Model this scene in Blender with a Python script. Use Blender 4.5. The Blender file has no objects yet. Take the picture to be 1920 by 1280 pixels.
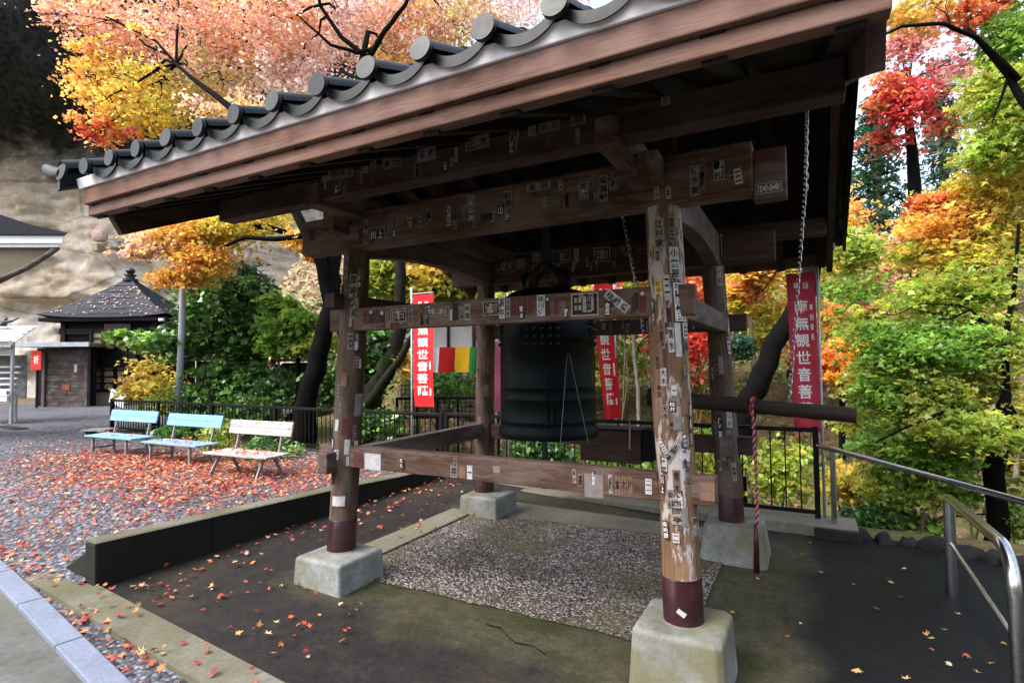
import bpy, bmesh, math, random
import numpy as np
from mathutils import Vector, Matrix

# ------------------------------------------------------------------ camera, sky, sun, exposure
SC = bpy.context.scene
COL = SC.collection
random.seed(7)
RNG = np.random.default_rng(7)
CAMR = np.array([[0.8802790439411794, 0.0265431164556019, 0.4737132759030798],
                 [0.47435793153513095, -0.02890352987848468, -0.8798574536538719],
                 [-0.009662173032764548, 0.9992297278050666, -0.03803410946633322]])
CAMO = np.array([0.0, 0.0, 1.6])
FPX = 1035.0
cam_d = bpy.data.cameras.new('camera')
cam = bpy.data.objects.new('camera', cam_d)
COL.objects.link(cam)
cam_d.sensor_width = 36.0
cam_d.lens = 36.0 * FPX / 1920.0
cam_d.clip_start = 0.05
cam_d.clip_end = 3000
M4 = Matrix([[*CAMR[0], CAMO[0]], [*CAMR[1], CAMO[1]], [*CAMR[2], CAMO[2]], [0, 0, 0, 1]])
cam.matrix_world = M4
SC.camera = cam

SUN_EL, SUN_AZ = math.radians(52), math.radians(212)   # azimuth the light comes from, clockwise from +Y
world = bpy.data.worlds.new('World')
SC.world = world
world.use_nodes = True
wn = world.node_tree
bg = wn.nodes['Background']
sky = wn.nodes.new('ShaderNodeTexSky')
sky.sky_type = 'NISHITA'
sky.sun_disc = False
sky.sun_elevation = SUN_EL
sky.sun_rotation = SUN_AZ
sky.air_density = 1.0
sky.dust_density = 4.0
sky.ozone_density = 1.5
hsv = wn.nodes.new('ShaderNodeHueSaturation')          # overcast: most of the blue is gone
hsv.inputs['Saturation'].default_value = 0.62
wn.links.new(sky.outputs[0], hsv.inputs['Color'])
wn.links.new(hsv.outputs[0], bg.inputs[0])
bg.inputs[1].default_value = 0.15
sun_d = bpy.data.lights.new('sun', 'SUN')
sun_d.energy = 1.1
sun_d.angle = math.radians(35)
sun_d.color = (1.0, 0.98, 0.96)
sun = bpy.data.objects.new('sun', sun_d)
COL.objects.link(sun)
sdir = Vector((math.sin(SUN_AZ) * math.cos(SUN_EL), math.cos(SUN_AZ) * math.cos(SUN_EL), math.sin(SUN_EL)))
sun.rotation_euler = sdir.to_track_quat('Z', 'Y').to_euler()
sun.location = (-8, -4, 14)
SC.view_settings.view_transform = 'Standard'
SC.view_settings.look = 'None'
SC.view_settings.gamma = 1.0
SC.view_settings.exposure = 1.9
SC.cycles.max_bounces = 6
SC.cycles.diffuse_bounces = 3
SC.cycles.glossy_bounces = 3
SC.cycles.transmission_bounces = 4
SC.cycles.use_denoising = True

# ------------------------------------------------------------------ measuring helpers (pixel of the survey photograph -> world)
def rayd(px, py):
    return CAMR @ np.array([px - 960.0, -(py - 640.0), -FPX])
def on(px, py, ax, v):
    d = rayd(px, py)
    return CAMO + d * ((v - CAMO[ax]) / d[ax])
def at(px, py, d):
    return CAMO + rayd(px, py) / FPX * d
CR = np.array([0.88028, 0.47436, 0.0]); CR = CR / np.linalg.norm(CR)     # horizontal axes of the court buildings
CF = np.array([-0.4737, 0.87986, 0.0]); CF = CF / np.linalg.norm(CF)
UP = np.array([0, 0, 1.0])

# ------------------------------------------------------------------ materials
def hexc(r, g, b): return (r, g, b, 1.0)
MATS = {}
class NT:
    def __init__(s, name, rough=0.7, spec=0.3, metal=0.0):
        s.m = bpy.data.materials.new(name); s.m.use_nodes = True
        s.n = s.m.node_tree.nodes; s.l = s.m.node_tree.links
        s.b = s.n['Principled BSDF']
        s.b.inputs['Roughness'].default_value = rough
        s.b.inputs['Metallic'].default_value = metal
        s.b.inputs['Specular IOR Level'].default_value = spec
        s.tc = s.n.new('ShaderNodeTexCoord').outputs['Object']
        MATS[name] = s.m
    def mapn(s, sc, loc=(0, 0, 0)):
        m = s.n.new('ShaderNodeMapping'); m.inputs['Scale'].default_value = sc; m.inputs['Location'].default_value = loc
        s.l.new(s.tc, m.inputs['Vector']); return m.outputs[0]
    def noise(s, scale, detail=4, rough=0.6, vec=None, dist=0.0):
        t = s.n.new('ShaderNodeTexNoise'); t.inputs['Scale'].default_value = scale
        t.inputs['Detail'].default_value = detail; t.inputs['Roughness'].default_value = rough
        t.inputs['Distortion'].default_value = dist
        s.l.new(vec or s.tc, t.inputs['Vector']); return t.outputs['Fac']
    def voro(s, scale, feat='F1', vec=None, out='Distance', rnd=1.0):
        t = s.n.new('ShaderNodeTexVoronoi'); t.inputs['Scale'].default_value = scale; t.feature = feat
        t.inputs['Randomness'].default_value = rnd
        s.l.new(vec or s.tc, t.inputs['Vector']); return t.outputs[out]
    def ramp(s, fac, stops, interp='LINEAR'):
        r = s.n.new('ShaderNodeValToRGB'); r.color_ramp.interpolation = interp
        e = r.color_ramp.elements
        while len(e) < len(stops): e.new(0.5)
        for i, (p, c) in enumerate(stops):
            e[i].position = p
            e[i].color = c if len(c) == 4 else (*c, 1.0)
        s.l.new(fac, r.inputs[0]); return r.outputs[0]
    def mix(s, a, b, fac, mode='MIX'):
        x = s.n.new('ShaderNodeMix'); x.data_type = 'RGBA'; x.blend_type = mode
        for sock, v in ((x.inputs['Factor'], fac), (x.inputs['A'], a), (x.inputs['B'], b)):
            if isinstance(v, (int, float)): sock.default_value = v
            elif isinstance(v, tuple): sock.default_value = v if len(v) == 4 else (*v, 1.0)
            else: s.l.new(v, sock)
        return x.outputs['Result']
    def math(s, op, a, b=0.0):
        x = s.n.new('ShaderNodeMath'); x.operation = op
        for sock, v in ((x.inputs[0], a), (x.inputs[1], b)):
            if isinstance(v, (int, float)): sock.default_value = v
            else: s.l.new(v, sock)
        return x.outputs[0]
    def col(s, c):
        if isinstance(c, tuple): s.b.inputs['Base Color'].default_value = c if len(c) == 4 else (*c, 1.0)
        else: s.l.new(c, s.b.inputs['Base Color'])
    def rough(s, f, lo, hi):
        r = s.n.new('ShaderNodeMapRange'); r.inputs['To Min'].default_value = lo; r.inputs['To Max'].default_value = hi
        s.l.new(f, r.inputs['Value']); s.l.new(r.outputs[0], s.b.inputs['Roughness'])
    def bump(s, h, strength=0.4, dist=0.01):
        b = s.n.new('ShaderNodeBump'); b.inputs['Strength'].default_value = strength; b.inputs['Distance'].default_value = dist
        s.l.new(h, b.inputs['Height']); s.l.new(b.outputs[0], s.b.inputs['Normal'])

def plain(name, c, rough=0.6, spec=0.3, metal=0.0, var=0.25, scale=6.0, bump=0.0):
    t = NT(name, rough, spec, metal)
    n = t.noise(scale, 5, 0.65)
    d = tuple(x * (1 - var) for x in c); u = tuple(min(1, x * (1 + var)) for x in c)
    t.col(t.ramp(n, [(0.3, d), (0.7, u)]))
    if bump: t.bump(t.noise(scale * 8, 4, 0.6), bump, 0.004)
    return t.m

def wood(name, axis, dark, mid, light, grey=None, rough=0.75, gscale=1.0, gw=(3.5, 0.45, 0.62)):
    t = NT(name, rough, 0.25)
    sc = [14.0 * gscale] * 3; sc[axis] = 0.9 * gscale
    v = t.mapn(tuple(sc))
    g = t.noise(2.2, 6, 0.65, v, 0.8)
    fine = [60.0 * gscale] * 3; fine[axis] = 2.0 * gscale
    g2 = t.noise(3.0, 4, 0.6, t.mapn(tuple(fine)))
    blot = t.noise(2.2, 4, 0.6)
    c = t.ramp(g, [(0.25, dark), (0.5, mid), (0.78, light)])
    c = t.mix(c, t.ramp(g2, [(0.3, (0.45, 0.45, 0.45)), (0.7, (1, 1, 1))]), 0.55, 'MULTIPLY')
    c = t.mix(c, t.ramp(blot, [(0.3, (0.38, 0.35, 0.34)), (0.62, (1.08, 1.05, 1.05))]), 0.8, 'MULTIPLY')
    if grey:
        w = t.ramp(t.noise(gw[0], 5, 0.7, t.mapn(tuple(2.0 if i != axis else 0.5 for i in range(3)))), [(gw[1], (0, 0, 0)), (gw[2], (1, 1, 1))])
        c = t.mix(c, grey, w)
    t.col(c)
    t.rough(g2, rough - 0.15, rough + 0.15)
    t.bump(t.math('ADD', g, t.math('MULTIPLY', g2, 0.5)), 0.5, 0.006)
    return t.m

for ax, nm in enumerate('xyz'):
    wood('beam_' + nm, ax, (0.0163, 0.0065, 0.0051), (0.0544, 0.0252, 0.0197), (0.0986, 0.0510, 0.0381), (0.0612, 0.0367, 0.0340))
    wood('fascia_' + nm, ax, (0.0663, 0.0289, 0.0187), (0.1716, 0.0858, 0.0562), (0.2574, 0.1482, 0.1014), (0.1560, 0.0897, 0.0741))
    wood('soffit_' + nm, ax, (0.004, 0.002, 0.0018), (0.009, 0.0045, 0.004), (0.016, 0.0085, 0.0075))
    wood('weathered_' + nm, ax, (0.0400, 0.0264, 0.0240), (0.0960, 0.0672, 0.0592), (0.1600, 0.1240, 0.1080), (0.1280, 0.1120, 0.1040))
for ax, nm in enumerate('xy'):
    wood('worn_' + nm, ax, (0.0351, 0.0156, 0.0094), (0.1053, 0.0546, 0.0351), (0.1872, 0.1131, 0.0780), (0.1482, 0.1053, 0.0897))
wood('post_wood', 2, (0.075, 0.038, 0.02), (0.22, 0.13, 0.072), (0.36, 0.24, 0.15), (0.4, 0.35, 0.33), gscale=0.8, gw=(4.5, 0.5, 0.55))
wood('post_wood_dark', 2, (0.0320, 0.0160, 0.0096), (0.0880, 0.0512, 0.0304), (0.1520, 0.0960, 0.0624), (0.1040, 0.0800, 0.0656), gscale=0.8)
wood('log_wood', 0, (0.012, 0.008, 0.006), (0.035, 0.022, 0.016), (0.07, 0.048, 0.036))

t = NT('collar_red', 0.5, 0.4); n = t.noise(9, 5, 0.7)
t.col(t.ramp(n, [(0.3, (0.0108, 0.0024, 0.0036)), (0.55, (0.0330, 0.0054, 0.0078)), (0.8, (0.0660, 0.0240, 0.0192))])); t.rough(n, 0.35, 0.65)

def concrete(name, c, moss, mossf=(0.5, 0.62), stain=(0.5, 0.45, 0.38), rough=0.85, sc=1.0):
    t = NT(name, rough, 0.25)
    n1 = t.noise(1.6 * sc, 6, 0.65); n2 = t.noise(22 * sc, 5, 0.7); n3 = t.noise(0.9 * sc, 5, 0.6, t.mapn((1, 1, 1), (4, 7, 2)))
    base = t.ramp(n2, [(0.3, tuple(x * 0.72 for x in c)), (0.7, tuple(min(1, x * 1.18) for x in c))])
    base = t.mix(base, t.ramp(n1, [(0.35, stain), (0.62, (1, 1, 1))]), 0.9, 'MULTIPLY')
    m = t.ramp(n3, [(mossf[0], (0, 0, 0)), (mossf[1], (1, 1, 1))])
    t.col(t.mix(base, moss, t.math('MULTIPLY', m, 0.8)))
    t.bump(n2, 0.35, 0.004); t.rough(n1, rough - 0.2, rough + 0.1)
    return t.m
concrete('footing_concrete', (0.25, 0.265, 0.265), (0.12, 0.11, 0.05), (0.46, 0.62), (0.5, 0.46, 0.38), sc=2.2)
concrete('floor_concrete', (0.135, 0.115, 0.085), (0.1, 0.1, 0.035), (0.48, 0.66), (0.42, 0.4, 0.37))
concrete('band_concrete', (0.2, 0.185, 0.15), (0.11, 0.105, 0.05), (0.5, 0.7), (0.6, 0.55, 0.45))
concrete('strip_concrete', (0.17, 0.158, 0.135), (0.075, 0.08, 0.036), (0.42, 0.62), (0.55, 0.5, 0.42), sc=1.4)
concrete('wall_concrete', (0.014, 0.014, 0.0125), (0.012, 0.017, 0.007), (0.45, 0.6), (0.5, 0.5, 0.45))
concrete('path_concrete', (0.12, 0.125, 0.12), (0.08, 0.09, 0.065), (0.48, 0.66), (0.55, 0.55, 0.5))
concrete('granite_kerb', (0.17, 0.195, 0.26), (0.13, 0.15, 0.19), (0.52, 0.7), (0.8, 0.8, 0.8), sc=3)

t = NT('asphalt', 0.8, 0.4)
n = t.noise(170, 3, 0.7); b = t.noise(1.3, 6, 0.65)
c = t.ramp(n, [(0.35, (0.016, 0.017, 0.019)), (0.6, (0.034, 0.036, 0.039)), (0.8, (0.08, 0.08, 0.08))])
c = t.mix(c, t.ramp(b, [(0.35, (0.4, 0.4, 0.42)), (0.65, (1.1, 1.1, 1.1))]), 0.8, 'MULTIPLY')
t.col(c); t.bump(n, 0.5, 0.003); t.rough(b, 0.5, 0.95)

t = NT('platform_floor', 0.8, 0.16)
xyz = t.n.new('ShaderNodeSeparateXYZ'); t.l.new(t.tc, xyz.inputs[0])
wob = t.math('MULTIPLY', t.math('SUBTRACT', t.noise(1.7, 6, 0.65), 0.5), 1.1)
fine = t.noise(150, 3, 0.7); mid = t.noise(9, 6, 0.7); big = t.noise(0.8, 5, 0.6, t.mapn((1, 1, 1), (2, 5, 0)))
def absd(v, c, h): return t.math('SUBTRACT', t.math('ABSOLUTE', t.math('SUBTRACT', v, c)), h)
dr_ = t.math('MAXIMUM', absd(xyz.outputs[0], -1.62, 1.5), absd(xyz.outputs[1], 4.1, 1.42))
mr_ = t.n.new('ShaderNodeMapRange'); mr_.inputs['From Min'].default_value = 0.22; mr_.inputs['From Max'].default_value = -0.08
t.l.new(t.math('ADD', dr_, wob), mr_.inputs['Value'])
ar_ = t.n.new('ShaderNodeMapRange'); ar_.inputs['From Min'].default_value = -0.09; ar_.inputs['From Max'].default_value = 0.06
t.l.new(t.math('ADD', t.math('ADD', xyz.outputs[0], t.math('MULTIPLY', wob, 0.45)), t.math('ADD', t.math('MULTIPLY', t.math('SUBTRACT', mid, 0.5), 0.3), t.math('MULTIPLY', t.math('SUBTRACT', fine, 0.5), 0.22))), ar_.inputs['Value'])
base = t.ramp(mid, [(0.25, (0.015, 0.014, 0.0145)), (0.55, (0.029, 0.026, 0.025)), (0.8, (0.05, 0.042, 0.036))])
base = t.mix(base, (0.058, 0.045, 0.029), t.ramp(big, [(0.5, (0, 0, 0)), (0.66, (0.8, 0.8, 0.8))]))
tan = t.ramp(mid, [(0.3, (0.05, 0.048, 0.024)), (0.55, (0.082, 0.076, 0.045)), (0.8, (0.115, 0.105, 0.076))])
tan = t.mix(tan, (0.04, 0.047, 0.014), t.ramp(t.noise(2.2, 5, 0.65, t.mapn((1, 1, 1), (8, 1, 0))), [(0.48, (0, 0, 0)), (0.62, (0.9, 0.9, 0.9))]))
asp = t.ramp(fine, [(0.35, (0.002, 0.0022, 0.0026)), (0.58, (0.006, 0.0066, 0.0078)), (0.72, (0.05, 0.05, 0.052))])
asp = t.mix(asp, t.ramp(mid, [(0.35, (0.006, 0.006, 0.005)), (0.7, (0.017, 0.016, 0.012))]), t.ramp(t.noise(1.4, 6, 0.7, t.mapn((1, 1, 1), (5, 2, 0))), [(0.45, (0, 0, 0)), (0.66, (0.75, 0.75, 0.75))]))
tan = t.mix(tan, (0.8, 0.8, 0.8), 1.0, 'MULTIPLY'); base = t.mix(base, (0.8, 0.8, 0.8), 1.0, 'MULTIPLY')
c = t.mix(base, tan, mr_.outputs[0]); c = t.mix(c, t.ramp(fine, [(0.3, (0.5, 0.5, 0.5)), (0.68, (1.2, 1.2, 1.2))]), 0.85, 'MULTIPLY')
c = t.mix(c, t.ramp(t.noise(38, 5, 0.75), [(0.38, (0.5, 0.48, 0.46)), (0.55, (1, 1, 1))]), 0.6, 'MULTIPLY')
t.col(t.mix(c, asp, ar_.outputs[0])); t.bump(t.math('ADD', t.math('MULTIPLY', fine, 0.4), mid), 0.5, 0.006); t.rough(big, 0.4, 0.9)
t = NT('aggregate_floor', 0.75, 0.3)
v = t.voro(75, out='Color'); d = t.voro(75); b = t.noise(1.6, 5, 0.7)
sep = t.n.new('ShaderNodeSeparateColor'); t.l.new(v, sep.inputs[0])
c = t.ramp(sep.outputs[0], [(0.0, (0.035, 0.031, 0.03)), (0.4, (0.12, 0.1, 0.095)), (0.7, (0.3, 0.265, 0.25)), (1.0, (0.72, 0.69, 0.67))])
c = t.mix(c, t.ramp(d, [(0.2, (1, 1, 1)), (0.75, (0.2, 0.18, 0.17))]), 0.85, 'MULTIPLY')
c = t.mix(c, t.ramp(b, [(0.35, (0.42, 0.38, 0.34)), (0.6, (1.0, 0.97, 0.95))]), 0.85, 'MULTIPLY')
ms = t.ramp(t.noise(1.1, 5, 0.7, t.mapn((1, 1, 1), (3, 1, 0))), [(0.47, (0, 0, 0)), (0.62, (1, 1, 1))])
c = t.mix(c, (0.085, 0.075, 0.03), t.math('MULTIPLY', ms, 0.7))
t.col(c); t.bump(t.math('SUBTRACT', 1.0, d), 0.8, 0.01)

t = NT('court_gravel', 0.85, 0.3)
v = t.voro(42, out='Color'); d = t.voro(42); b = t.noise(0.7, 5, 0.65)
sep = t.n.new('ShaderNodeSeparateColor'); t.l.new(v, sep.inputs[0])
c = t.ramp(sep.outputs[0], [(0.0, (0.04, 0.043, 0.05)), (0.5, (0.09, 0.095, 0.112)), (1.0, (0.26, 0.275, 0.32))])
c = t.mix(c, t.ramp(d, [(0.25, (1, 1, 1)), (0.8, (0.25, 0.23, 0.24))]), 0.8, 'MULTIPLY')
c = t.mix(c, t.ramp(b, [(0.35, (0.62, 0.58, 0.58)), (0.65, (1.1, 1.1, 1.12))]), 0.8, 'MULTIPLY')
t.col(c); t.bump(t.math('SUBTRACT', 1.0, d), 0.9, 0.012)

t = NT('forest_floor', 0.95, 0.1)
n = t.noise(5, 7, 0.75); b = t.noise(0.25, 5, 0.65); v = t.voro(9, out='Color')
sep = t.n.new('ShaderNodeSeparateColor'); t.l.new(v, sep.inputs[0])
c = t.ramp(n, [(0.3, (0.025, 0.018, 0.009)), (0.5, (0.09, 0.062, 0.032)), (0.72, (0.2, 0.135, 0.08))])
c = t.mix(c, t.ramp(sep.outputs[0], [(0.2, (0.35, 0.22, 0.14)), (0.8, (0.12, 0.14, 0.04))]), 0.35)
c = t.mix(c, (0.08, 0.12, 0.03), t.ramp(b, [(0.48, (0, 0, 0)), (0.62, (0.8, 0.8, 0.8))]))
t.col(c); t.bump(n, 0.8, 0.08)

t = NT('cliff_rock', 0.95, 0.1)
lay = t.noise(0.5, 7, 0.65, t.mapn((0.5, 0.5, 3.2)), 0.6); n = t.noise(0.35, 6, 0.65); f = t.noise(4, 6, 0.7)
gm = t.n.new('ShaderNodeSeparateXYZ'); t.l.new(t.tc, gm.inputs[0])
c = t.ramp(lay, [(0.28, (0.33, 0.26, 0.19)), (0.5, (0.5, 0.42, 0.325)), (0.7, (0.62, 0.55, 0.46))])
c = t.mix(c, (0.62, 0.58, 0.53), t.ramp(n, [(0.48, (0, 0, 0)), (0.6, (0.85, 0.85, 0.85))]))
c = t.mix(c, t.ramp(f, [(0.3, (0.6, 0.57, 0.54)), (0.6, (1, 1, 1))]), 0.7, 'MULTIPLY')
ck_ = t.voro(0.22, 'DISTANCE_TO_EDGE', t.mapn((1, 1, 2.2)))
c = t.mix(c, t.ramp(ck_, [(0.0, (0.3, 0.27, 0.24)), (0.03, (1, 1, 1))]), 0.55, 'MULTIPLY')
st_ = t.noise(1.2, 5, 0.7, t.mapn((1.6, 1.6, .12)))
c = t.mix(c, t.ramp(st_, [(0.35, (0.6, 0.58, 0.54)), (0.6, (1, 1, 1))]), 0.5, 'MULTIPLY')
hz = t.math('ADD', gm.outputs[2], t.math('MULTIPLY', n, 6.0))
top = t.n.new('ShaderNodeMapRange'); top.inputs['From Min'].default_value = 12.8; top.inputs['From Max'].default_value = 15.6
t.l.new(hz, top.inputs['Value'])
c = t.mix(c, t.ramp(f, [(0.35, (0.006, 0.0065, 0.007)), (0.7, (0.04, 0.042, 0.04))]), top.outputs[0])  # overhang shade and dark moss put into the rock colour, by height
t.col(c); t.bump(t.math('ADD', lay, t.math('MULTIPLY', t.noise(14, 8, 0.8), 1.0)), 0.8, 0.1)

t = NT('roof_tile', 0.33, 0.25); n = t.noise(5, 5, 0.6)
oi_ = t.n.new('ShaderNodeObjectInfo').outputs['Random']
tc_ = t.mix(t.ramp(oi_, [(0.0, (0.55, 0.55, 0.55)), (1.0, (1.5, 1.5, 1.45))]), t.ramp(t.noise(22, 4, 0.7), [(0.55, (1, 1, 1)), (0.72, (2.6, 2.7, 2.3))]), 1.0, 'MULTIPLY')
t.col(t.mix(tc_, t.ramp(n, [(0.3, (0.003, 0.004, 0.0045)), (0.6, (0.008, 0.0105, 0.011)), (0.82, (0.03, 0.034, 0.028))]), 1.0, 'MULTIPLY')); t.rough(t.noise(14, 4, 0.7), 0.25, 0.6); t.bump(t.noise(60, 3, 0.6), 0.1, 0.002)
t = NT('slate_roof', 0.6, 0.18); n = t.noise(3, 6, 0.7)
t.col(t.ramp(n, [(0.3, (0.004, 0.005, 0.011)), (0.7, (0.013, 0.015, 0.028))])); t.rough(n, 0.5, 0.75); t.bump(t.noise(30, 4, 0.6), 0.3, 0.01)
t = NT('bell_bronze', 0.55, 0.1, 0.0); n = t.noise(4, 6, 0.7, t.mapn((1, 1, 0.4)))
t.col(t.ramp(n, [(0.3, (0.0006, 0.0018, 0.0021)), (0.6, (0.0018, 0.0058, 0.0068)), (0.8, (0.005, 0.015, 0.016))])); t.rough(n, 0.35, 0.6); t.bump(t.noise(40, 4, 0.6), 0.15, 0.003)
plain('black_metal', (0.005, 0.005, 0.006), 0.5, 0.15, 0.0, 0.4)
plain('iron_dark', (0.02, 0.02, 0.02), 0.5, 0.5, 0.4, 0.3)
t = NT('chain_steel', 0.35, 0.5, 0.9); n = t.noise(18, 4, 0.7)
t.col(t.ramp(n, [(0.35, (0.2, 0.18, 0.17)), (0.65, (0.6, 0.6, 0.62))]))
t = NT('stainless', 0.2, 0.5, 1.0); n = t.noise(30, 3, 0.6, t.mapn((1, 1, 6)))
t.col(t.ramp(n, [(0.3, (0.4, 0.41, 0.43)), (0.7, (0.62, 0.64, 0.67))])); t.rough(n, 0.12, 0.3)
plain('galvanised', (0.33, 0.36, 0.4), 0.5, 0.4, 0.3, 0.2)
plain('white_plaster', (0.45, 0.43, 0.41), 0.8, 0.2, 0, 0.12, 4)
plain('white_paint', (0.78, 0.8, 0.8), 0.5, 0.4, 0, 0.08, 6)
t = NT('verge_white', 0.6, 0.3); n = t.noise(3, 6, 0.7)
t.col(t.ramp(n, [(0.3, (0.45, 0.42, 0.45)), (0.6, (0.68, 0.65, 0.7)), (0.85, (0.76, 0.74, 0.77))]))
def peeling(name, c, under):
    t = NT(name, 0.55, 0.35); n = t.noise(7, 6, 0.75, t.mapn((1, 3, 3)))
    g = t.ramp(t.noise(26, 4, 0.7), [(0.3, tuple(x * 0.8 for x in c)), (0.7, c)])
    t.col(t.mix(g, under, t.ramp(n, [(0.53, (0, 0, 0)), (0.58, (1, 1, 1))]))); t.bump(n, 0.3, 0.003)
peeling('bench_blue', (0.15, 0.36, 0.56), (0.25, 0.33, 0.38))
peeling('bench_blue_faded', (0.19, 0.3, 0.46), (0.27, 0.28, 0.31))
peeling('bench_white', (0.4, 0.375, 0.355), (0.22, 0.19, 0.175))
plain('bench_leg', (0.2, 0.18, 0.17), 0.6, 0.3, 0.0, 0.35, 20)
t = NT('banner_red', 0.8, 0.15); n = t.noise(2.5, 4, 0.6)
t.col(t.ramp(n, [(0.3, (0.5, 0.012, 0.016)), (0.7, (0.68, 0.025, 0.03))]))
t = NT('banner_red_faded', 0.8, 0.15); n = t.noise(2.5, 4, 0.6)
t.col(t.ramp(n, [(0.3, (0.38, 0.03, 0.05)), (0.7, (0.52, 0.06, 0.09))]))
plain('banner_pink', (0.5, 0.13, 0.2), 0.8, 0.1, 0, 0.25, 12)
plain('banner_ink', (0.82, 0.78, 0.72), 0.8, 0.1, 0, 0.08)
for nm, c in dict(flag_white=(0.6, 0.6, 0.65), flag_red=(0.4, 0.015, 0.015), flag_yellow=(0.78, 0.44, 0.02), flag_green=(0.03, 0.25, 0.06)).items():
    plain(nm, c, 0.8, 0.1, 0, 0.12, 5)
for nm, c in dict(paper_white=(0.42, 0.405, 0.41), paper_cream=(0.3, 0.255, 0.21), paper_grey=(0.19, 0.165, 0.155), paper_brown=(0.17, 0.105, 0.07), paper_dark=(0.035, 0.026, 0.026), paper_maroon=(0.09, 0.03, 0.03), paper_yellow=(0.6, 0.4, 0.08)).items():
    plain(nm, c, 0.8, 0.15, 0, 0.22, 30)
plain('ink_black', (0.014, 0.013, 0.015), 0.7, 0.2, 0, 0.3)
plain('ink_pale', (0.6, 0.58, 0.57), 0.8, 0.2, 0, 0.15)
plain('ink_brown', (0.06, 0.035, 0.03), 0.8, 0.2, 0, 0.3)
plain('sign_red', (0.6, 0.02, 0.02), 0.5, 0.4, 0, 0.1)
plain('yellow_paint', (0.62, 0.34, 0.03), 0.6, 0.3, 0, 0.2)
plain('stone_grey', (0.2, 0.205, 0.2), 0.9, 0.2, 0, 0.5, 5, 0.6)
plain('stone_dark', (0.018, 0.018, 0.017), 0.9, 0.2, 0, 0.5, 6, 0.6)
plain('niche_pink', (0.4, 0.29, 0.25), 0.9, 0.1, 0, 0.2)
plain('hut_orange', (0.3, 0.1, 0.035), 0.8, 0.2, 0, 0.3)
plain('dark_void', (0.012, 0.01, 0.012), 0.9, 0.1, 0, 0.3)
plain('wall_tan', (0.3, 0.235, 0.17), 0.9, 0.1, 0, 0.15, 3)
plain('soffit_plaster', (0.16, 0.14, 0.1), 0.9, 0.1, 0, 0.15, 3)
plain('shelf_board', (0.5, 0.53, 0.55), 0.6, 0.3, 0, 0.15)
plain('rope_red', (0.24, 0.018, 0.028), 0.9, 0.1, 0, 0.3, 30)
plain('rope_white', (0.3, 0.22, 0.21), 0.9, 0.1, 0, 0.3, 30)
plain('netting', (0.13, 0.135, 0.13), 0.8, 0.2, 0, 0.2)
def bark(name, c, moss=None):
    t = NT(name, 0.95, 0.1); n = t.noise(6, 7, 0.75, t.mapn((3, 3, 0.8)))
    c0 = t.ramp(n, [(0.3, tuple(x * 0.35 for x in c)), (0.7, tuple(x * 1.5 for x in c))])
    if moss: c0 = t.mix(c0, moss, t.ramp(t.noise(1.6, 5, 0.7), [(0.45, (0, 0, 0)), (0.62, (1, 1, 1))]))
    t.col(c0); t.bump(n, 0.9, 0.03)
bark('bark_dark', (0.003, 0.0026, 0.0025)); bark('bark_moss', (0.012, 0.01, 0.008), (0.018, 0.028, 0.009))
bark('bark_pale', (0.3, 0.27, 0.23)); bark('bark_brown', (0.11, 0.08, 0.055))

def leafmat(name, trans=0.5, rough=0.45, spec=0.4):
    m = bpy.data.materials.new(name); m.use_nodes = True
    n = m.node_tree.nodes; l = m.node_tree.links
    b = n['Principled BSDF']; b.inputs['Roughness'].default_value = rough; b.inputs['Specular IOR Level'].default_value = spec
    a = n.new('ShaderNodeAttribute'); a.attribute_name = 'leaf_colour'
    tr = n.new('ShaderNodeBsdfTranslucent'); mx = n.new('ShaderNodeMixShader'); mx.inputs[0].default_value = trans
    l.new(a.outputs['Color'], b.inputs['Base Color']); l.new(a.outputs['Color'], tr.inputs['Color'])
    l.new(b.outputs[0], mx.inputs[1]); l.new(tr.outputs[0], mx.inputs[2])
    l.new(mx.outputs[0], n['Material Output'].inputs['Surface'])
    MATS[name] = m
leafmat('leaf', 0.58, 0.33, 0.5); leafmat('leaf_glossy', 0.25, 0.3, 0.55); leafmat('leaf_dead', 0.12, 0.6, 0.3)

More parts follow.
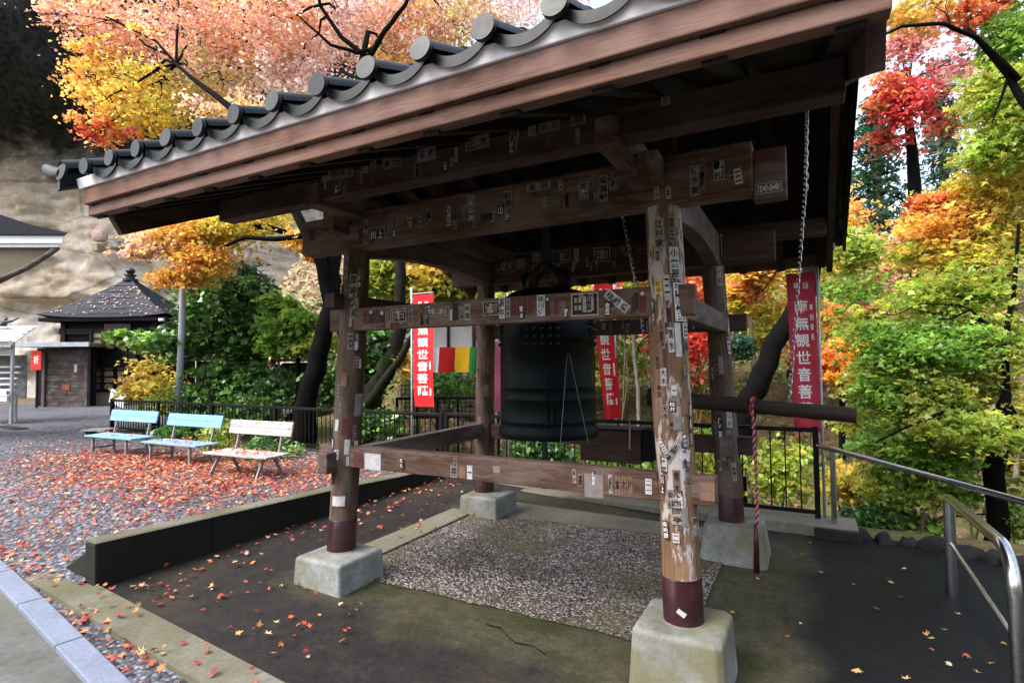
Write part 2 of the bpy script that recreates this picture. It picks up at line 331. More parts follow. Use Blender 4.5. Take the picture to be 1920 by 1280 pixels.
# ------------------------------------------------------------------ mesh helpers
def V3(p): return np.asarray(p, float)
class MB:
    def __init__(s): s.v = []; s.f = []; s.mi = []
    def add(s, vs, fs, mi=0):
        o = len(s.v); s.v.extend([tuple(map(float, p)) for p in vs])
        s.f.extend([tuple(i + o for i in f) for f in fs]); s.mi.extend([mi] * len(fs)); return s
    def hexa(s, c8, mi=0):
        return s.add(c8, [(0, 3, 2, 1), (4, 5, 6, 7), (0, 1, 5, 4), (1, 2, 6, 5), (2, 3, 7, 6), (3, 0, 4, 7)], mi)
    def box(s, x0, x1, y0, y1, z0, z1, mi=0):
        return s.hexa([(x0, y0, z0), (x1, y0, z0), (x1, y1, z0), (x0, y1, z0), (x0, y0, z1), (x1, y0, z1), (x1, y1, z1), (x0, y1, z1)], mi)
    def obox(s, c, u, v, w, mi=0):     # centre and three half-axis vectors
        c, u, v, w = map(V3, (c, u, v, w))
        return s.hexa([c - u - v - w, c + u - v - w, c + u + v - w, c - u + v - w, c - u - v + w, c + u - v + w, c + u + v + w, c - u + v + w], mi)
    def bar(s, p0, p1, w, h, up=(0, 0, 1), mi=0):
        p0, p1 = V3(p0), V3(p1); d = p1 - p0; L = np.linalg.norm(d); d /= L
        side = np.cross(d, V3(up)); side /= np.linalg.norm(side); u2 = np.cross(side, d)
        return s.obox((p0 + p1) / 2, d * L / 2, side * w / 2, u2 * h / 2, mi)
    def tube(s, pts, rad, n=8, caps=True, mi=0, jit=0.0):
        pts = [V3(p) for p in pts]; k = len(pts)
        if not hasattr(rad, '__len__'): rad = [rad] * k
        t0 = pts[1] - pts[0]; t0 = t0 / np.linalg.norm(t0)
        ref = np.array([0, 0, 1.0]) if abs(t0[2]) < 0.9 else np.array([1.0, 0, 0])
        nrm = np.cross(t0, ref); nrm /= np.linalg.norm(nrm)
        vs = []
        for i, p in enumerate(pts):
            if i == 0: t = pts[1] - pts[0]
            elif i == k - 1: t = pts[-1] - pts[-2]
            else: t = pts[i + 1] - pts[i - 1]
            t = t / (np.linalg.norm(t) + 1e-12)
            nrm = nrm - t * (nrm @ t); nrm /= np.linalg.norm(nrm); b = np.cross(t, nrm)
            for j in range(n):
                a = 2 * math.pi * j / n
                r = rad[i] * (1 + (random.uniform(-jit, jit) if jit else 0))
                vs.append(p + (nrm * math.cos(a) + b * math.sin(a)) * r)
        fs = []
        for i in range(k - 1):
            for j in range(n):
                a = i * n + j; b_ = i * n + (j + 1) % n
                fs.append((a, b_, b_ + n, a + n))
        if caps:
            fs.append(tuple(range(n - 1, -1, -1))); fs.append(tuple((k - 1) * n + j for j in range(n)))
        return s.add(vs, fs, mi)
    def lathe(s, prof, c, n=32, mi=0):
        vs = []; k = len(prof)
        for r, z in prof:
            for j in range(n):
                a = 2 * math.pi * j / n; vs.append((c[0] + r * math.cos(a), c[1] + r * math.sin(a), c[2] + z))
        fs = [(i * n + j, i * n + (j + 1) % n, (i + 1) * n + (j + 1) % n, (i + 1) * n + j) for i in range(k - 1) for j in range(n)]
        return s.add(vs, fs, mi)
    def build(s, name, mat, parent=None, smooth=False, bevel=0.0, auto=None):
        m = bpy.data.meshes.new(name); m.from_pydata(s.v, [], s.f)
        mats = mat if isinstance(mat, (list, tuple)) else [mat]
        for q in mats: m.materials.append(MATS[q])
        if len(mats) > 1: m.polygons.foreach_set('material_index', s.mi)
        if smooth: m.polygons.foreach_set('use_smooth', [True] * len(s.f))
        m.update()
        if auto is not None: m.set_sharp_from_angle(angle=math.radians(auto))
        return link(name, m, parent, bevel=bevel)
def link(name, mesh, parent=None, loc=None, rot=None, bevel=0.0):
    o = bpy.data.objects.new(name, mesh); COL.objects.link(o)
    if loc is not None: o.location = loc
    if rot is not None: o.rotation_euler = rot
    if parent is not None:
        o.parent = parent
        if PINV.get(parent.name) is not None: o.matrix_parent_inverse = PINV[parent.name]
    if bevel:
        b = o.modifiers.new('bevel', 'BEVEL'); b.width = bevel; b.segments = 2; b.limit_method = 'ANGLE'; b.angle_limit = math.radians(40)
    return o
PINV = {}
def tag(o, label=None, cat=None, group=None, kind=None):
    if label: o['label'] = label
    if cat: o['category'] = cat
    if group: o['group'] = group
    if kind: o['kind'] = kind
    return o
def thing(name, label, cat, loc=(0, 0, 0), group=None):
    o = bpy.data.objects.new(name, None); COL.objects.link(o); o.location = tuple(map(float, loc)); o.empty_display_size = 0.1
    PINV[o.name] = Matrix.Translation(-Vector(tuple(map(float, loc))))
    return tag(o, label, cat, group)
def struct(o): return tag(o, kind='structure')

_lat = np.random.default_rng(3).random((64, 64))
def vnoise(x, y):
    x = np.asarray(x, float); y = np.asarray(y, float)
    xi = np.floor(x).astype(int); yi = np.floor(y).astype(int); fx = x - xi; fy = y - yi
    fx = fx * fx * (3 - 2 * fx); fy = fy * fy * (3 - 2 * fy)
    g = lambda a, b: _lat[a % 64, b % 64]
    return (g(xi, yi) * (1 - fx) + g(xi + 1, yi) * fx) * (1 - fy) + (g(xi, yi + 1) * (1 - fx) + g(xi + 1, yi + 1) * fx) * fy
def fbm(x, y, o=4):
    s = 0; a = 0.5
    for i in range(o): s = s + a * vnoise(x * 2 ** i + 7 * i, y * 2 ** i + 3 * i); a *= 0.5
    return s
def sstep(a, b, x):
    t = np.clip((np.asarray(x, float) - a) / (b - a), 0, 1); return t * t * (3 - 2 * t)
def gridmesh(name, P, mat, parent=None, smooth=True, keep=None):
    h, w = P.shape[:2]
    idx = np.arange(h * w).reshape(h, w)
    f = np.stack([idx[:-1, :-1], idx[:-1, 1:], idx[1:, 1:], idx[1:, :-1]], -1).reshape(-1, 4)
    if keep is not None: f = f[keep[:-1, :-1].reshape(-1)]
    m = bpy.data.meshes.new(name); m.from_pydata(P.reshape(-1, 3).tolist(), [], f.tolist())
    m.materials.append(MATS[mat]); m.polygons.foreach_set('use_smooth', [smooth] * len(m.polygons)); m.update()
    return link(name, m, parent)

# leaves: N small polygons placed in one go
SHAPES = {
 'kite': np.array([(0, 0, 0), (0.34, 0.45, 0.06), (0, 1, 0), (-0.34, 0.45, 0.06)]),
 'long': np.array([(0, 0, 0), (0.17, 0.4, 0.05), (0, 1, -0.1), (-0.17, 0.4, 0.05)]),
 'maple': np.array([(0, 0, 0), (0.16, 0.2, 0.03), (0.56, 0.3, -0.06), (0.22, 0.46, 0.03), (0, 1, -0.05), (-0.22, 0.46, 0.03), (-0.56, 0.3, -0.06), (-0.16, 0.2, 0.03)]),
 'star': np.array([(0, -0.25, 0.0), (0.12, 0.0, 0.03), (0.42, -0.12, 0.0), (0.24, 0.14, 0.04), (0.55, 0.42, 0.05), (0.2, 0.36, 0.03), (0, 0.85, 0.08), (-0.2, 0.36, 0.03), (-0.55, 0.42, -0.02), (-0.24, 0.14, 0.04), (-0.42, -0.12, 0.06), (-0.12, 0.0, 0.03)]),
}
def leaves(name, pos, nrm, size, colr, shape, mat, parent=None, kind=None):
    N = len(pos); T = SHAPES[shape]; K = len(T)
    nrm = nrm / (np.linalg.norm(nrm, axis=1, keepdims=True) + 1e-9)
    r = RNG.normal(size=(N, 3)); tan = r - nrm * np.sum(r * nrm, 1, keepdims=True); tan /= np.linalg.norm(tan, axis=1, keepdims=True) + 1e-9
    bit = np.cross(nrm, tan)
    S = (size if hasattr(size, '__len__') else np.full(N, size))[:, None, None]
    P = pos[:, None, :] + S * (T[None, :, 0:1] * bit[:, None, :] + (T[None, :, 1:2] - 0.4) * tan[:, None, :] + T[None, :, 2:3] * nrm[:, None, :])
    curl = RNG.normal(size=(N, 1, 1)) * 0.45 + 0.1
    P = P + S * curl * (T[None, :, 0:1] ** 2 + (T[None, :, 1:2] - .4) ** 2) * nrm[:, None, :]
    P = P + S * RNG.normal(size=P.shape) * 0.045
    m = bpy.data.meshes.new(name)
    m.vertices.add(N * K); m.vertices.foreach_set('co', P.astype(np.float32).ravel())
    m.loops.add(N * K); m.loops.foreach_set('vertex_index', np.arange(N * K, dtype=np.int32))
    m.polygons.add(N); m.polygons.foreach_set('loop_start', np.arange(0, N * K, K, dtype=np.int32))
    m.polygons.foreach_set('loop_total', np.full(N, K, dtype=np.int32))
    m.update(calc_edges=True)
    a = m.attributes.new('leaf_colour', 'FLOAT_COLOR', 'FACE')
    C = np.ones((N, 4), np.float32); C[:, :3] = np.clip(colr, 0.002, 1)
    a.data.foreach_set('color', C.ravel())
    m.materials.append(MATS[mat])
    o = link(name, m, parent)
    if kind: o['kind'] = kind
    return o
def jitcol(base, n, j=0.25):
    b = np.asarray(base, float)[None, :].repeat(n, 0)
    return b * (1 + RNG.normal(size=(n, 1)) * j) * (1 + RNG.normal(size=(n, 3)) * j * 0.35)
def foliage(name, pads, size, shape='kite', mat='leaf', parent=None, flat=0.6, sprays=26, hollow=0.35):
    """pads: (centre, (rx,ry,rz), n, colour[, colour2]); leaves gather in many small drooping sprays spread through each pad"""
    PP, NN, CC, SS = [], [], [], []
    for pad in pads:
        c, r, n, col = pad[:4]; col2 = pad[4] if len(pad) > 4 else col
        c = V3(c); r = V3(r)
        k = max(3, int(n / sprays))
        d = RNG.normal(size=(k, 3)); d /= np.linalg.norm(d, axis=1, keepdims=True)
        rad = RNG.random(k) ** 0.42
        rad = np.where(rad < hollow, rad + 0.3, rad)
        sc = c + d * rad[:, None] * r * (1 + 0.25 * RNG.normal(size=(k, 1)))
        w = RNG.random(k)
        scol = np.asarray(col)[None] * (1 - w[:, None]) + np.asarray(col2)[None] * w[:, None]
        scol = scol * (1 + 0.22 * RNG.normal(size=(k, 1)))
        srad = r.mean() * 0.19 * RNG.uniform(0.45, 1.5, k)
        stilt = RNG.normal(size=(k, 3)) * 0.45 + np.array([0, 0, 1.0])
        i = RNG.integers(0, k, n)
        off = RNG.normal(size=(n, 3)) * np.array([1, 1, 0.33])
        P = sc[i] + off * srad[i][:, None]
        P[:, 2] -= 0.25 * (off[:, 0] ** 2 + off[:, 1] ** 2) * srad[i]
        PP.append(P); NN.append(stilt[i] + RNG.normal(size=(n, 3)) * flat)
        CC.append(scol[i] * (1 + 0.16 * RNG.normal(size=(n, 1))) * (1 + 0.07 * RNG.normal(size=(n, 3))))
        SS.append(size * RNG.uniform(0.45, 1.6, n))
    return leaves(name, np.concatenate(PP), np.concatenate(NN), np.concatenate(SS), np.concatenate(CC), shape, mat, parent)
def wiggle(p0, p1, n=6, amp=0.08, sag=0.0):
    p0, p1 = V3(p0), V3(p1); L = np.linalg.norm(p1 - p0); out = []
    for i in range(n):
        t = i / (n - 1); o = RNG.normal(size=3) * amp * L * (0 if i in (0, n - 1) else 1) * 0.5
        out.append(p0 + (p1 - p0) * t + o + UP * sag * math.sin(math.pi * t) * L)
    return out
def branches(mb, starts, targets, r0=0.05, n=6, amp=0.09, sag=0.05, twigs=3):
    for tg in targets:
        tg = V3(tg); st = min(starts, key=lambda s: np.linalg.norm(V3(s) - tg))
        pts = wiggle(st, tg, n, amp, sag)
        mb.tube(pts, np.linspace(r0, r0 * 0.25, n).tolist(), 5, False)
        L = np.linalg.norm(V3(st) - tg)
        for _ in range(twigs):
            i = random.randint(1, n - 2); e = pts[i] + RNG.normal(size=3) * L * 0.22 + (tg - V3(st)) * 0.18
            mb.tube(wiggle(pts[i], e, 4, 0.1), [r0 * 0.4, r0 * 0.3, r0 * 0.2, r0 * 0.1], 4, False)
# ------------------------------------------------------------------ the ground
def H(x, y):
    x = np.asarray(x, float); y = np.asarray(y, float)
    b = x * CF[0] + y * CF[1]
    e = np.maximum(y - 6.15, (x - 1.6) * 0.9)
    zr = -2.6 * sstep(0, 4.5, e) + 11.5 * (1 - np.exp(-np.maximum(0, e - 5.5) * 0.62 / 11.5)) + 1.2 * (fbm(x * .3, y * .3) - .5) * sstep(1.5, 5, e)
    zl = 0.1 + 13 * (1 - np.exp(-np.maximum(0, b - 16.3) * 1.05 / 13)) + 1.0 * (fbm(x * .35 + 9, y * .35) - .5) * sstep(15, 18, b)
    w = sstep(-8.5, -4.8, x)
    zl = 0.1 + (zl - 0.1) * sstep(-10.9, -8.8, x * CR[0] + y * CR[1])
    z = zl * (1 - w) + zr * w
    back = 11 * (1 - np.exp(-np.maximum(0, -y - 3.5) * 1.0 / 11)) * sstep(-16, -7, x) + 9 * (1 - np.exp(-np.maximum(0, -y - 5) * .9 / 9)) * (1 - sstep(-16, -7, x))  # unseen hill added behind the camera to hold off low front sky light
    return np.where(y < 6.05, np.minimum(z, -0.06), z) + np.where(y < 0, back, 0)
gx = np.concatenate([np.arange(-90, -30, 3.0), np.arange(-30, 14, 0.6), np.arange(14, 75, 3.0)])
gy = np.concatenate([np.arange(-60, -12, 4.0), np.arange(-12, 34, 0.55), np.arange(34, 110, 3.5)])
GX, GY = np.meshgrid(gx, gy)
struct(gridmesh('terrain', np.stack([GX, GY, H(GX, GY)], -1), 'forest_floor'))

# the bell platform falls gently from the court wall to the asphalt
def zf(x): return np.minimum(.1 * np.maximum(0, -.6 - np.asarray(x, float)) / 2.35, .17)
def kline(x): return 1.483 - .144 * (np.asarray(x, float) + 2.9)        # inner edge of the granite kerb
def court_z(x, y):
    base = np.clip(.452 - .044 * (y - 1.89), .30, .452)
    ramp = sstep(0.0, .95, y - kline(x) + .12 * (fbm(x * 1.3, y * 1.3) - .5))
    edge_ = np.clip((x + 4.62) / .42, 0, 1) * sstep(1.9, 1.985, y)
    z0 = zf(x) + .012
    return z0 + (base - z0) * np.maximum(ramp, edge_)
cx = np.concatenate([np.arange(-45, -13, 0.8), np.arange(-13, -4.2, 0.1), [-4.2]])
cy = np.concatenate([np.arange(1.5, 2.9, 0.06), np.arange(2.9, 6.0, 0.2), np.arange(6.0, 24, 0.8)])
CX, CY = np.meshgrid(cx, cy)
zz = court_z(CX, CY) + 0.014 * (fbm(CX * 2, CY * 2) - .5)
bb = CX * CF[0] + CY * CF[1]
keep = (CY > kline(CX) - .05) & ((CY < 6.0) | (CX < -12.4)) & (bb < 20) & ~((CX > -4.62) & (CY < 1.86))
struct(gridmesh('gravel_court', np.stack([CX, CY, zz], -1), 'court_gravel', keep=keep))
px_ = np.arange(-12, 6.01, .25); py_ = np.arange(-8, 3.4, .1)
PX_, PY_ = np.meshgrid(px_, py_[py_ > -3.6])
struct(gridmesh('path', np.stack([PX_, PY_, zf(PX_) + .004], -1), 'path_concrete', keep=(PY_ < kline(PX_) - .1)))
# gutter between kerb and platform
gx_ = np.arange(-5.0, 3.0, .1)
struct(gridmesh('gutter_gravel', np.stack([np.stack([gx_, kline(gx_) - .06, zf(gx_) + .008], -1), np.stack([gx_, np.maximum(1.834 - .051 * (gx_ + 2.315) - .15, kline(gx_) + .02), zf(gx_) + .008], -1)]), 'court_gravel'))
# granite kerb stones beside the path
kerb = thing('granite_kerb', 'row of pale blue grey granite kerb stones beside the path', 'kerb', (-4.4, 1.6, .15))
for i in range(20):
    xa = -11.4 + i * .72; xb = xa + .712
    a = np.array([xa, kline(xa) - .062, zf(xa) + .008]); b_ = np.array([xb, kline(xb) - .062, zf(xb) + .008])
    MB().bar(a, b_, 0.125, 0.05).build('kerb_stone', 'granite_kerb', kerb, bevel=0.007)
# platform slab, running into asphalt on the right
fx_ = np.concatenate([np.arange(-4.12, 1.0, .12), np.arange(1.0, 6.3, .5)]); fy_ = np.arange(-3, 5.95, .12)
FX_, FY_ = np.meshgrid(fx_, fy_)
kp = (FY_ > 1.64 - .051 * (FX_ + 2.315)) | (FX_ > .1)
kp &= (FY_ < 5.86 - .12 * np.maximum(0, FX_ - .2))
struct(gridmesh('platform_floor', np.stack([FX_, FY_, zf(FX_) + .014 + .006 * (fbm(FX_ * 1.5, FY_ * 1.5) - .5)], -1), 'platform_floor', keep=kp))
def sheet(name, pts, mat, dz):
    mb = MB(); mb.add([(x, y, zf(x) + dz) for x, y in pts], [tuple(range(len(pts)))]); return struct(mb.build(name, mat))
ag = [(-2.94, 2.93)] + [(-2.94 + 2.3 * i / 14, 2.93 + .2 * i / 14 + .014 * math.sin(i * 1.9)) for i in range(1, 15)] + [(-.64, 5.12), (-1.22, 5.04), (-2.6, 4.72), (-2.95, 4.62)]
sheet('aggregate_floor', ag, 'aggregate_floor', 0.022)
def slabz(name, pts, mat, h):
    n = len(pts); mb = MB(); mb.add([(x, y, zf(x) - .03) for x, y in pts] + [(x, y, zf(x) + h) for x, y in pts], [tuple(range(n, 2 * n))] + [(i, (i + 1) % n, n + (i + 1) % n, n + i) for i in range(n)])
    return struct(mb.build(name, mat, bevel=.006))
slabz('border_band', [(-3.22, 2.9), (-2.955, 2.9), (-2.965, 4.66), (-3.2, 4.66)], 'band_concrete', .034)
slabz('border_band_back', [(-3.1, 4.66), (-2.61, 4.74), (-1.21, 5.06), (-.5, 5.16), (-.5, 5.5), (-1.29, 5.4), (-3.0, 5.2)], 'band_concrete', .030)
# strip at the front edge of the platform
es = MB()
for k in range(12):
    xa, xb = -4.62 + k * 0.62, -4.62 + (k + 1) * 0.62 - 0.0015
    q = [(xa, 1.834 - .051 * (xa + 2.315) - .22), (xb, 1.834 - .051 * (xb + 2.315) - .22), (xb, 1.834 - .051 * (xb + 2.315)), (xa, 1.834 - .051 * (xa + 2.315))]
    es.hexa([(x, y, zf(x) - .05) for x, y in q] + [(x, y, zf(x) + .036) for x, y in q])
struct(es.build('edge_strip', 'strip_concrete'))
# dark retaining wall along the court
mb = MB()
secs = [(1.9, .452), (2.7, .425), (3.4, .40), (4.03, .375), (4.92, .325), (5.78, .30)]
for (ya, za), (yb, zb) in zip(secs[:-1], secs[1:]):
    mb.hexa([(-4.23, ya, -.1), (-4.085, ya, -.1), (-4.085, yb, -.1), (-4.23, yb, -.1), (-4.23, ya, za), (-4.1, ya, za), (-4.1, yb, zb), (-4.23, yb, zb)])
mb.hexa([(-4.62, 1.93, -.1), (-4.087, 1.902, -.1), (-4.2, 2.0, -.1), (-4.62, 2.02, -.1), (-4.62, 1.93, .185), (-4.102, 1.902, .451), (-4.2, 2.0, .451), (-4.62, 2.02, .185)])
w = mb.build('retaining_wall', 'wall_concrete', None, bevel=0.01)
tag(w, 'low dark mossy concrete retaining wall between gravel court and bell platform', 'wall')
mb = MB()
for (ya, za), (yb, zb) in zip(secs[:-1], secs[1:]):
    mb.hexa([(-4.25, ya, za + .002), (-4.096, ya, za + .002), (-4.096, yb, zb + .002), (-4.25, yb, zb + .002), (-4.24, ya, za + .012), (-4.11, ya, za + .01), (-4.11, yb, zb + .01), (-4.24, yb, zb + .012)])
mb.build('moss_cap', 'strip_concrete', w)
# kerb under the rear fence
k = MB().box(-4.2, 0.34, 5.72, 6.12, -0.4, 0.115).build('fence_kerb', 'band_concrete', None, bevel=0.012)
tag(k, 'pale concrete kerb under the black fence behind the bell tower', 'kerb')
k = MB().box(0.0, 0.36, 5.66, 5.715, -0.2, 0.1).build('kerb_end', 'stone_dark', None, bevel=0.012)
tag(k, 'black end block of the kerb below the handrail post', 'kerb')
k = MB().box(-13, -4.26, 5.9, 6.12, -0.2, 0.32).build('garden_kerb', 'wall_concrete', None, bevel=0.012)
tag(k, 'dark low garden kerb behind the benches', 'kerb')
for i in range(9):
    bm = bmesh.new(); bmesh.ops.create_icosphere(bm, subdivisions=2, radius=1)
    s = V3((random.uniform(.06, .2), random.uniform(.06, .14), random.uniform(.035, .11)))
    for v in bm.verts:
        n_ = 1 + 0.9 * (float(vnoise(v.co.x * 2 + i * 5, v.co.y * 2 + v.co.z * 3)) - .5); v.co = Vector((v.co.x * s[0] * n_, v.co.y * s[1] * n_, v.co.z * s[2] * n_))
    m = bpy.data.meshes.new('edge_stone'); bm.to_mesh(m); bm.free(); m.materials.append(MATS['stone_dark'])
    for p in m.polygons: p.use_smooth = True
    o = link('edge_stone', m, None, (0.36 + i * 0.17, 5.86 - i * 0.045 + random.uniform(-.04, .04), 0.02), (0, 0, random.uniform(0, 3)))
    tag(o, 'dark mossy stone along the asphalt edge, ' + ['nearest', 'second from', 'third from', 'fourth from', 'fifth from', 'sixth from', 'seventh from', 'eighth from', 'farthest from'][i] + ' the kerb end', 'stone', 'stones along the asphalt edge')

# ------------------------------------------------------------------ the bell tower
tower = thing('bell_tower', 'open wooden bell tower with tiled gable roof and stickered posts', 'bell tower', (-1.77, 3.87, 0))
PB = {'A': (-2.946, 2.9), 'B': (-0.593, 2.9), 'C': (-0.593, 4.845), 'D': (-2.946, 4.845)}
PT = {'A': (-2.825, 2.93), 'B': (-0.668, 2.93), 'C': (-0.69, 4.82), 'D': (-2.885, 4.82)}   # axis at z = 2.45
PR = 0.094
posts = {}
def axis(k, z):
    t = (z - 0.3) / 2.15
    return np.array([PB[k][0] + (PT[k][0] - PB[k][0]) * t, PB[k][1] + (PT[k][1] - PB[k][1]) * t])
for k, (x, y) in PB.items():
    # footing: tapered block with a chamfered rim
    mb = MB(); r0, r1 = {'A': (.222, .208), 'D': (.222, .205), 'B': (.23, .212), 'C': (.25, .218)}[k]; x, y = {'A': (-2.91, 2.85), 'B': (-.595, 2.9), 'C': (-.57, 4.86), 'D': (-2.87, 4.8)}[k]
    lv = [(r0, -0.05), (r0, 0.0), (r0 + (r1 - r0) * .6, 0.16), (r1, 0.285), (r1 - 0.014, 0.299), (r1 - 0.03, 0.3)]
    ch = {'A': .012, 'D': .01, 'B': .03, 'C': .035}[k]
    ring = lambda r, z: [(x - r + ch, y - r, z), (x + r - ch, y - r, z), (x + r, y - r + ch, z), (x + r, y + r - ch, z), (x + r - ch, y + r, z), (x - r + ch, y + r, z), (x - r, y + r - ch, z), (x - r, y - r + ch, z)]
    vs = sum([ring(r, z) for r, z in lv], []); fs = []
    for i in range(len(lv) - 1):
        for j in range(8): fs.append((i * 8 + j, i * 8 + (j + 1) % 8, (i + 1) * 8 + (j + 1) % 8, (i + 1) * 8 + j))
    fs.append(tuple((len(lv) - 1) * 8 + j for j in range(8)))
    mb.add(vs, fs).build('footing', 'footing_concrete', tower, bevel=0.01)
    # post, slightly crooked round log
    n, kz = 28, 40; vs = []; ph = random.uniform(0, 6)
    ztop = 2.64 if k in 'AB' else 2.42
    for i in range(kz + 1):
        z = 0.5 + (ztop - 0.5) * i / kz; c = axis(k, z)
        r = PR * (1.03 - 0.05 * i / kz) + 0.0035 * math.sin(z * 3 + ph)
        for j in range(n):
            a = 2 * math.pi * j / n
            rr = r * (1 + 0.035 * (float(vnoise(a * 1.9 + ph * 3, z * 2.3)) - .5) + 0.05 * (float(vnoise(math.cos(a) * 2.5 + 9 + ph, z * 5 + math.sin(a) * 2)) - .5))
            vs.append((c[0] + rr * math.cos(a) + 0.004 * math.sin(z * 5 + ph), c[1] + rr * math.sin(a), z))
    fs = [(i * n + j, i * n + (j + 1) % n, (i + 1) * n + (j + 1) % n, (i + 1) * n + j) for i in range(kz) for j in range(n)]
    fs.append(tuple(kz * n + j for j in range(n)))
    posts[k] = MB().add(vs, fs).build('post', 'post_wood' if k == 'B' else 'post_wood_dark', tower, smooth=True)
    c0, c1 = axis(k, 0.3), axis(k, 0.52)
    MB().tube([(*c0, 0.297), (*axis(k, .31), 0.31), (*c1, 0.515), (*c1, 0.52)], [PR + .006, PR + 0.005, PR + 0.004, PR], 28).build('metal_collar', 'collar_red', posts[k], smooth=True, auto=40)
    MB().tube([(*c0, 0.295), (*c0, 0.304)], [PR + 0.02, PR + 0.016], 24).build('mortar_ring', 'footing_concrete', posts[k], smooth=True, auto=40)

def beam(name, x0, x1, y0, y1, z0, z1, mat, bevel=0.007, parent=None):
    return MB().box(x0, x1, y0, y1, z0, z1).build(name, mat, parent or tower, bevel=bevel)
# tie beams: low and middle rings
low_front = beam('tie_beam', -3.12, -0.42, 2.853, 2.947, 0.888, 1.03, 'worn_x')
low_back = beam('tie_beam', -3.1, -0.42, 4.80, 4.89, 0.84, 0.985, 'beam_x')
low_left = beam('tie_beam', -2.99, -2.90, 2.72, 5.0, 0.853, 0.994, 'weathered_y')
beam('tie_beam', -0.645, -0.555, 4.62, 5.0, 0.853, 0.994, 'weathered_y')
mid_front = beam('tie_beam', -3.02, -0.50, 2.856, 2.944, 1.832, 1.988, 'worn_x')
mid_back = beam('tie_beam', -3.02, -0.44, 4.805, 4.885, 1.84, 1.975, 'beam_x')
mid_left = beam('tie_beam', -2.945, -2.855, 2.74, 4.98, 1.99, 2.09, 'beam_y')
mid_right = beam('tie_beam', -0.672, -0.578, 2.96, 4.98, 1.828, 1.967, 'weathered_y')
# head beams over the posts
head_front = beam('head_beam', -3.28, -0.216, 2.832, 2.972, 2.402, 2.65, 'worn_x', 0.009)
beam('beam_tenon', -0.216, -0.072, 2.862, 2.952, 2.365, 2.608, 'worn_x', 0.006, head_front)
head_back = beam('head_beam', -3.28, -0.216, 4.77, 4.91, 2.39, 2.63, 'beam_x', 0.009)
# side beams between post heads with a gentle camber
for sx, xa in ((0, -2.86), (1, -0.68)):
    mb = MB(); vs = []; N = 14
    for i in range(N + 1):
        t = i / N; y = 2.98 + (4.77 - 2.98) * t
        cam_ = 0.085 * math.sin(math.pi * min(1, max(0, (y - 2.95) / 1.9)))
        zb = 2.36 + cam_; zt = 2.63 + cam_ * 0.15
        vs += [(xa - .055, y, zb), (xa + .055, y, zb), (xa + .055, y, zt), (xa - .055, y, zt)]
    fs = []
    for i in range(N):
        for j in range(4): fs.append((i * 4 + j, (i + 1) * 4 + j, (i + 1) * 4 + (j + 1) % 4, i * 4 + (j + 1) % 4))
    fs += [(0, 1, 2, 3), tuple(N * 4 + j for j in (3, 2, 1, 0))]
    mb.add(vs, fs).build('side_beam', 'weathered_y', tower, bevel=0.008)
    xc = -0.80 if sx else -2.74
    beam('cross_beam', xc - .062, xc + .062, 2.435, 5.3, 2.60, 2.745, 'worn_y', 0.009)
    beam('beam_nose', xa - .05, xa + .05, 2.69, 2.83, 2.50, 2.642, 'worn_y', .006)
# bell hanging beam
beam('bell_beam', -3.0, -0.6, 3.79, 3.95, 2.835, 3.02, 'beam_x')
beam('strut', -2.81, -2.67, 3.8, 3.94, 3.022, 3.198, 'beam_z'); beam('strut', -0.92, -0.78, 3.8, 3.94, 3.022, 3.198, 'beam_z')
purlin_front = beam('purlin', -3.69, 0.15, 2.45, 2.57, 2.628, 2.773, 'beam_x')
purlin_back = beam('purlin', -3.69, 0.15, 5.17, 5.29, 2.628, 2.773, 'beam_x')
beam('ridge_purlin', -3.69, 0.15, 3.81, 3.93, 3.2, 3.335, 'beam_x')
# rafters
SL = 0.4; YR = 3.87; YE = 1.66
ang = math.atan(SL)
mr = MB(); Lr = (YR - 1.70) / math.cos(ang) 
mr.box(-0.036, 0.036, 0, Lr, 0, 0.09); rafter_me = None
xs = [0.12 - 0.345 * i for i in range(12)]
zr0 = 2.476
for i, x in enumerate(xs):
    for side in (0, 1):
        if rafter_me is None:
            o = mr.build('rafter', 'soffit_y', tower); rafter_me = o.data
        else: o = link('rafter', rafter_me, tower)
        if side == 0: o.location = (x, 1.70, zr0); o.rotation_euler = (ang, 0, 0)
        else: o.location = (x, 2 * YR - 1.70, zr0); o.rotation_euler = (ang, 0, math.pi)
# soffit boards above the rafters, laid lengthwise
zs0 = zr0 + 0.09 / math.cos(ang) + 0.004
nb = 13
for side in (0, 1):
    for i in range(nb):
        ya = 1.68 + (YR - 1.68) * i / nb + 0.003; yb = 1.68 + (YR - 1.68) * (i + 1) / nb - 0.003
        za = zs0 + SL * (ya - 1.70); zb = zs0 + SL * (yb - 1.70); dz = random.uniform(0, .006)
        f = (lambda y: y) if side == 0 else (lambda y: 2 * YR - y)
        c8 = [(-3.74, f(ya), za + dz), (0.19, f(ya), za + dz), (0.19, f(yb), zb + dz), (-3.74, f(yb), zb + dz)]
        MB().hexa(c8 + [(p[0], p[1], p[2] + .02) for p in c8]).build('soffit_board', 'soffit_x', tower)
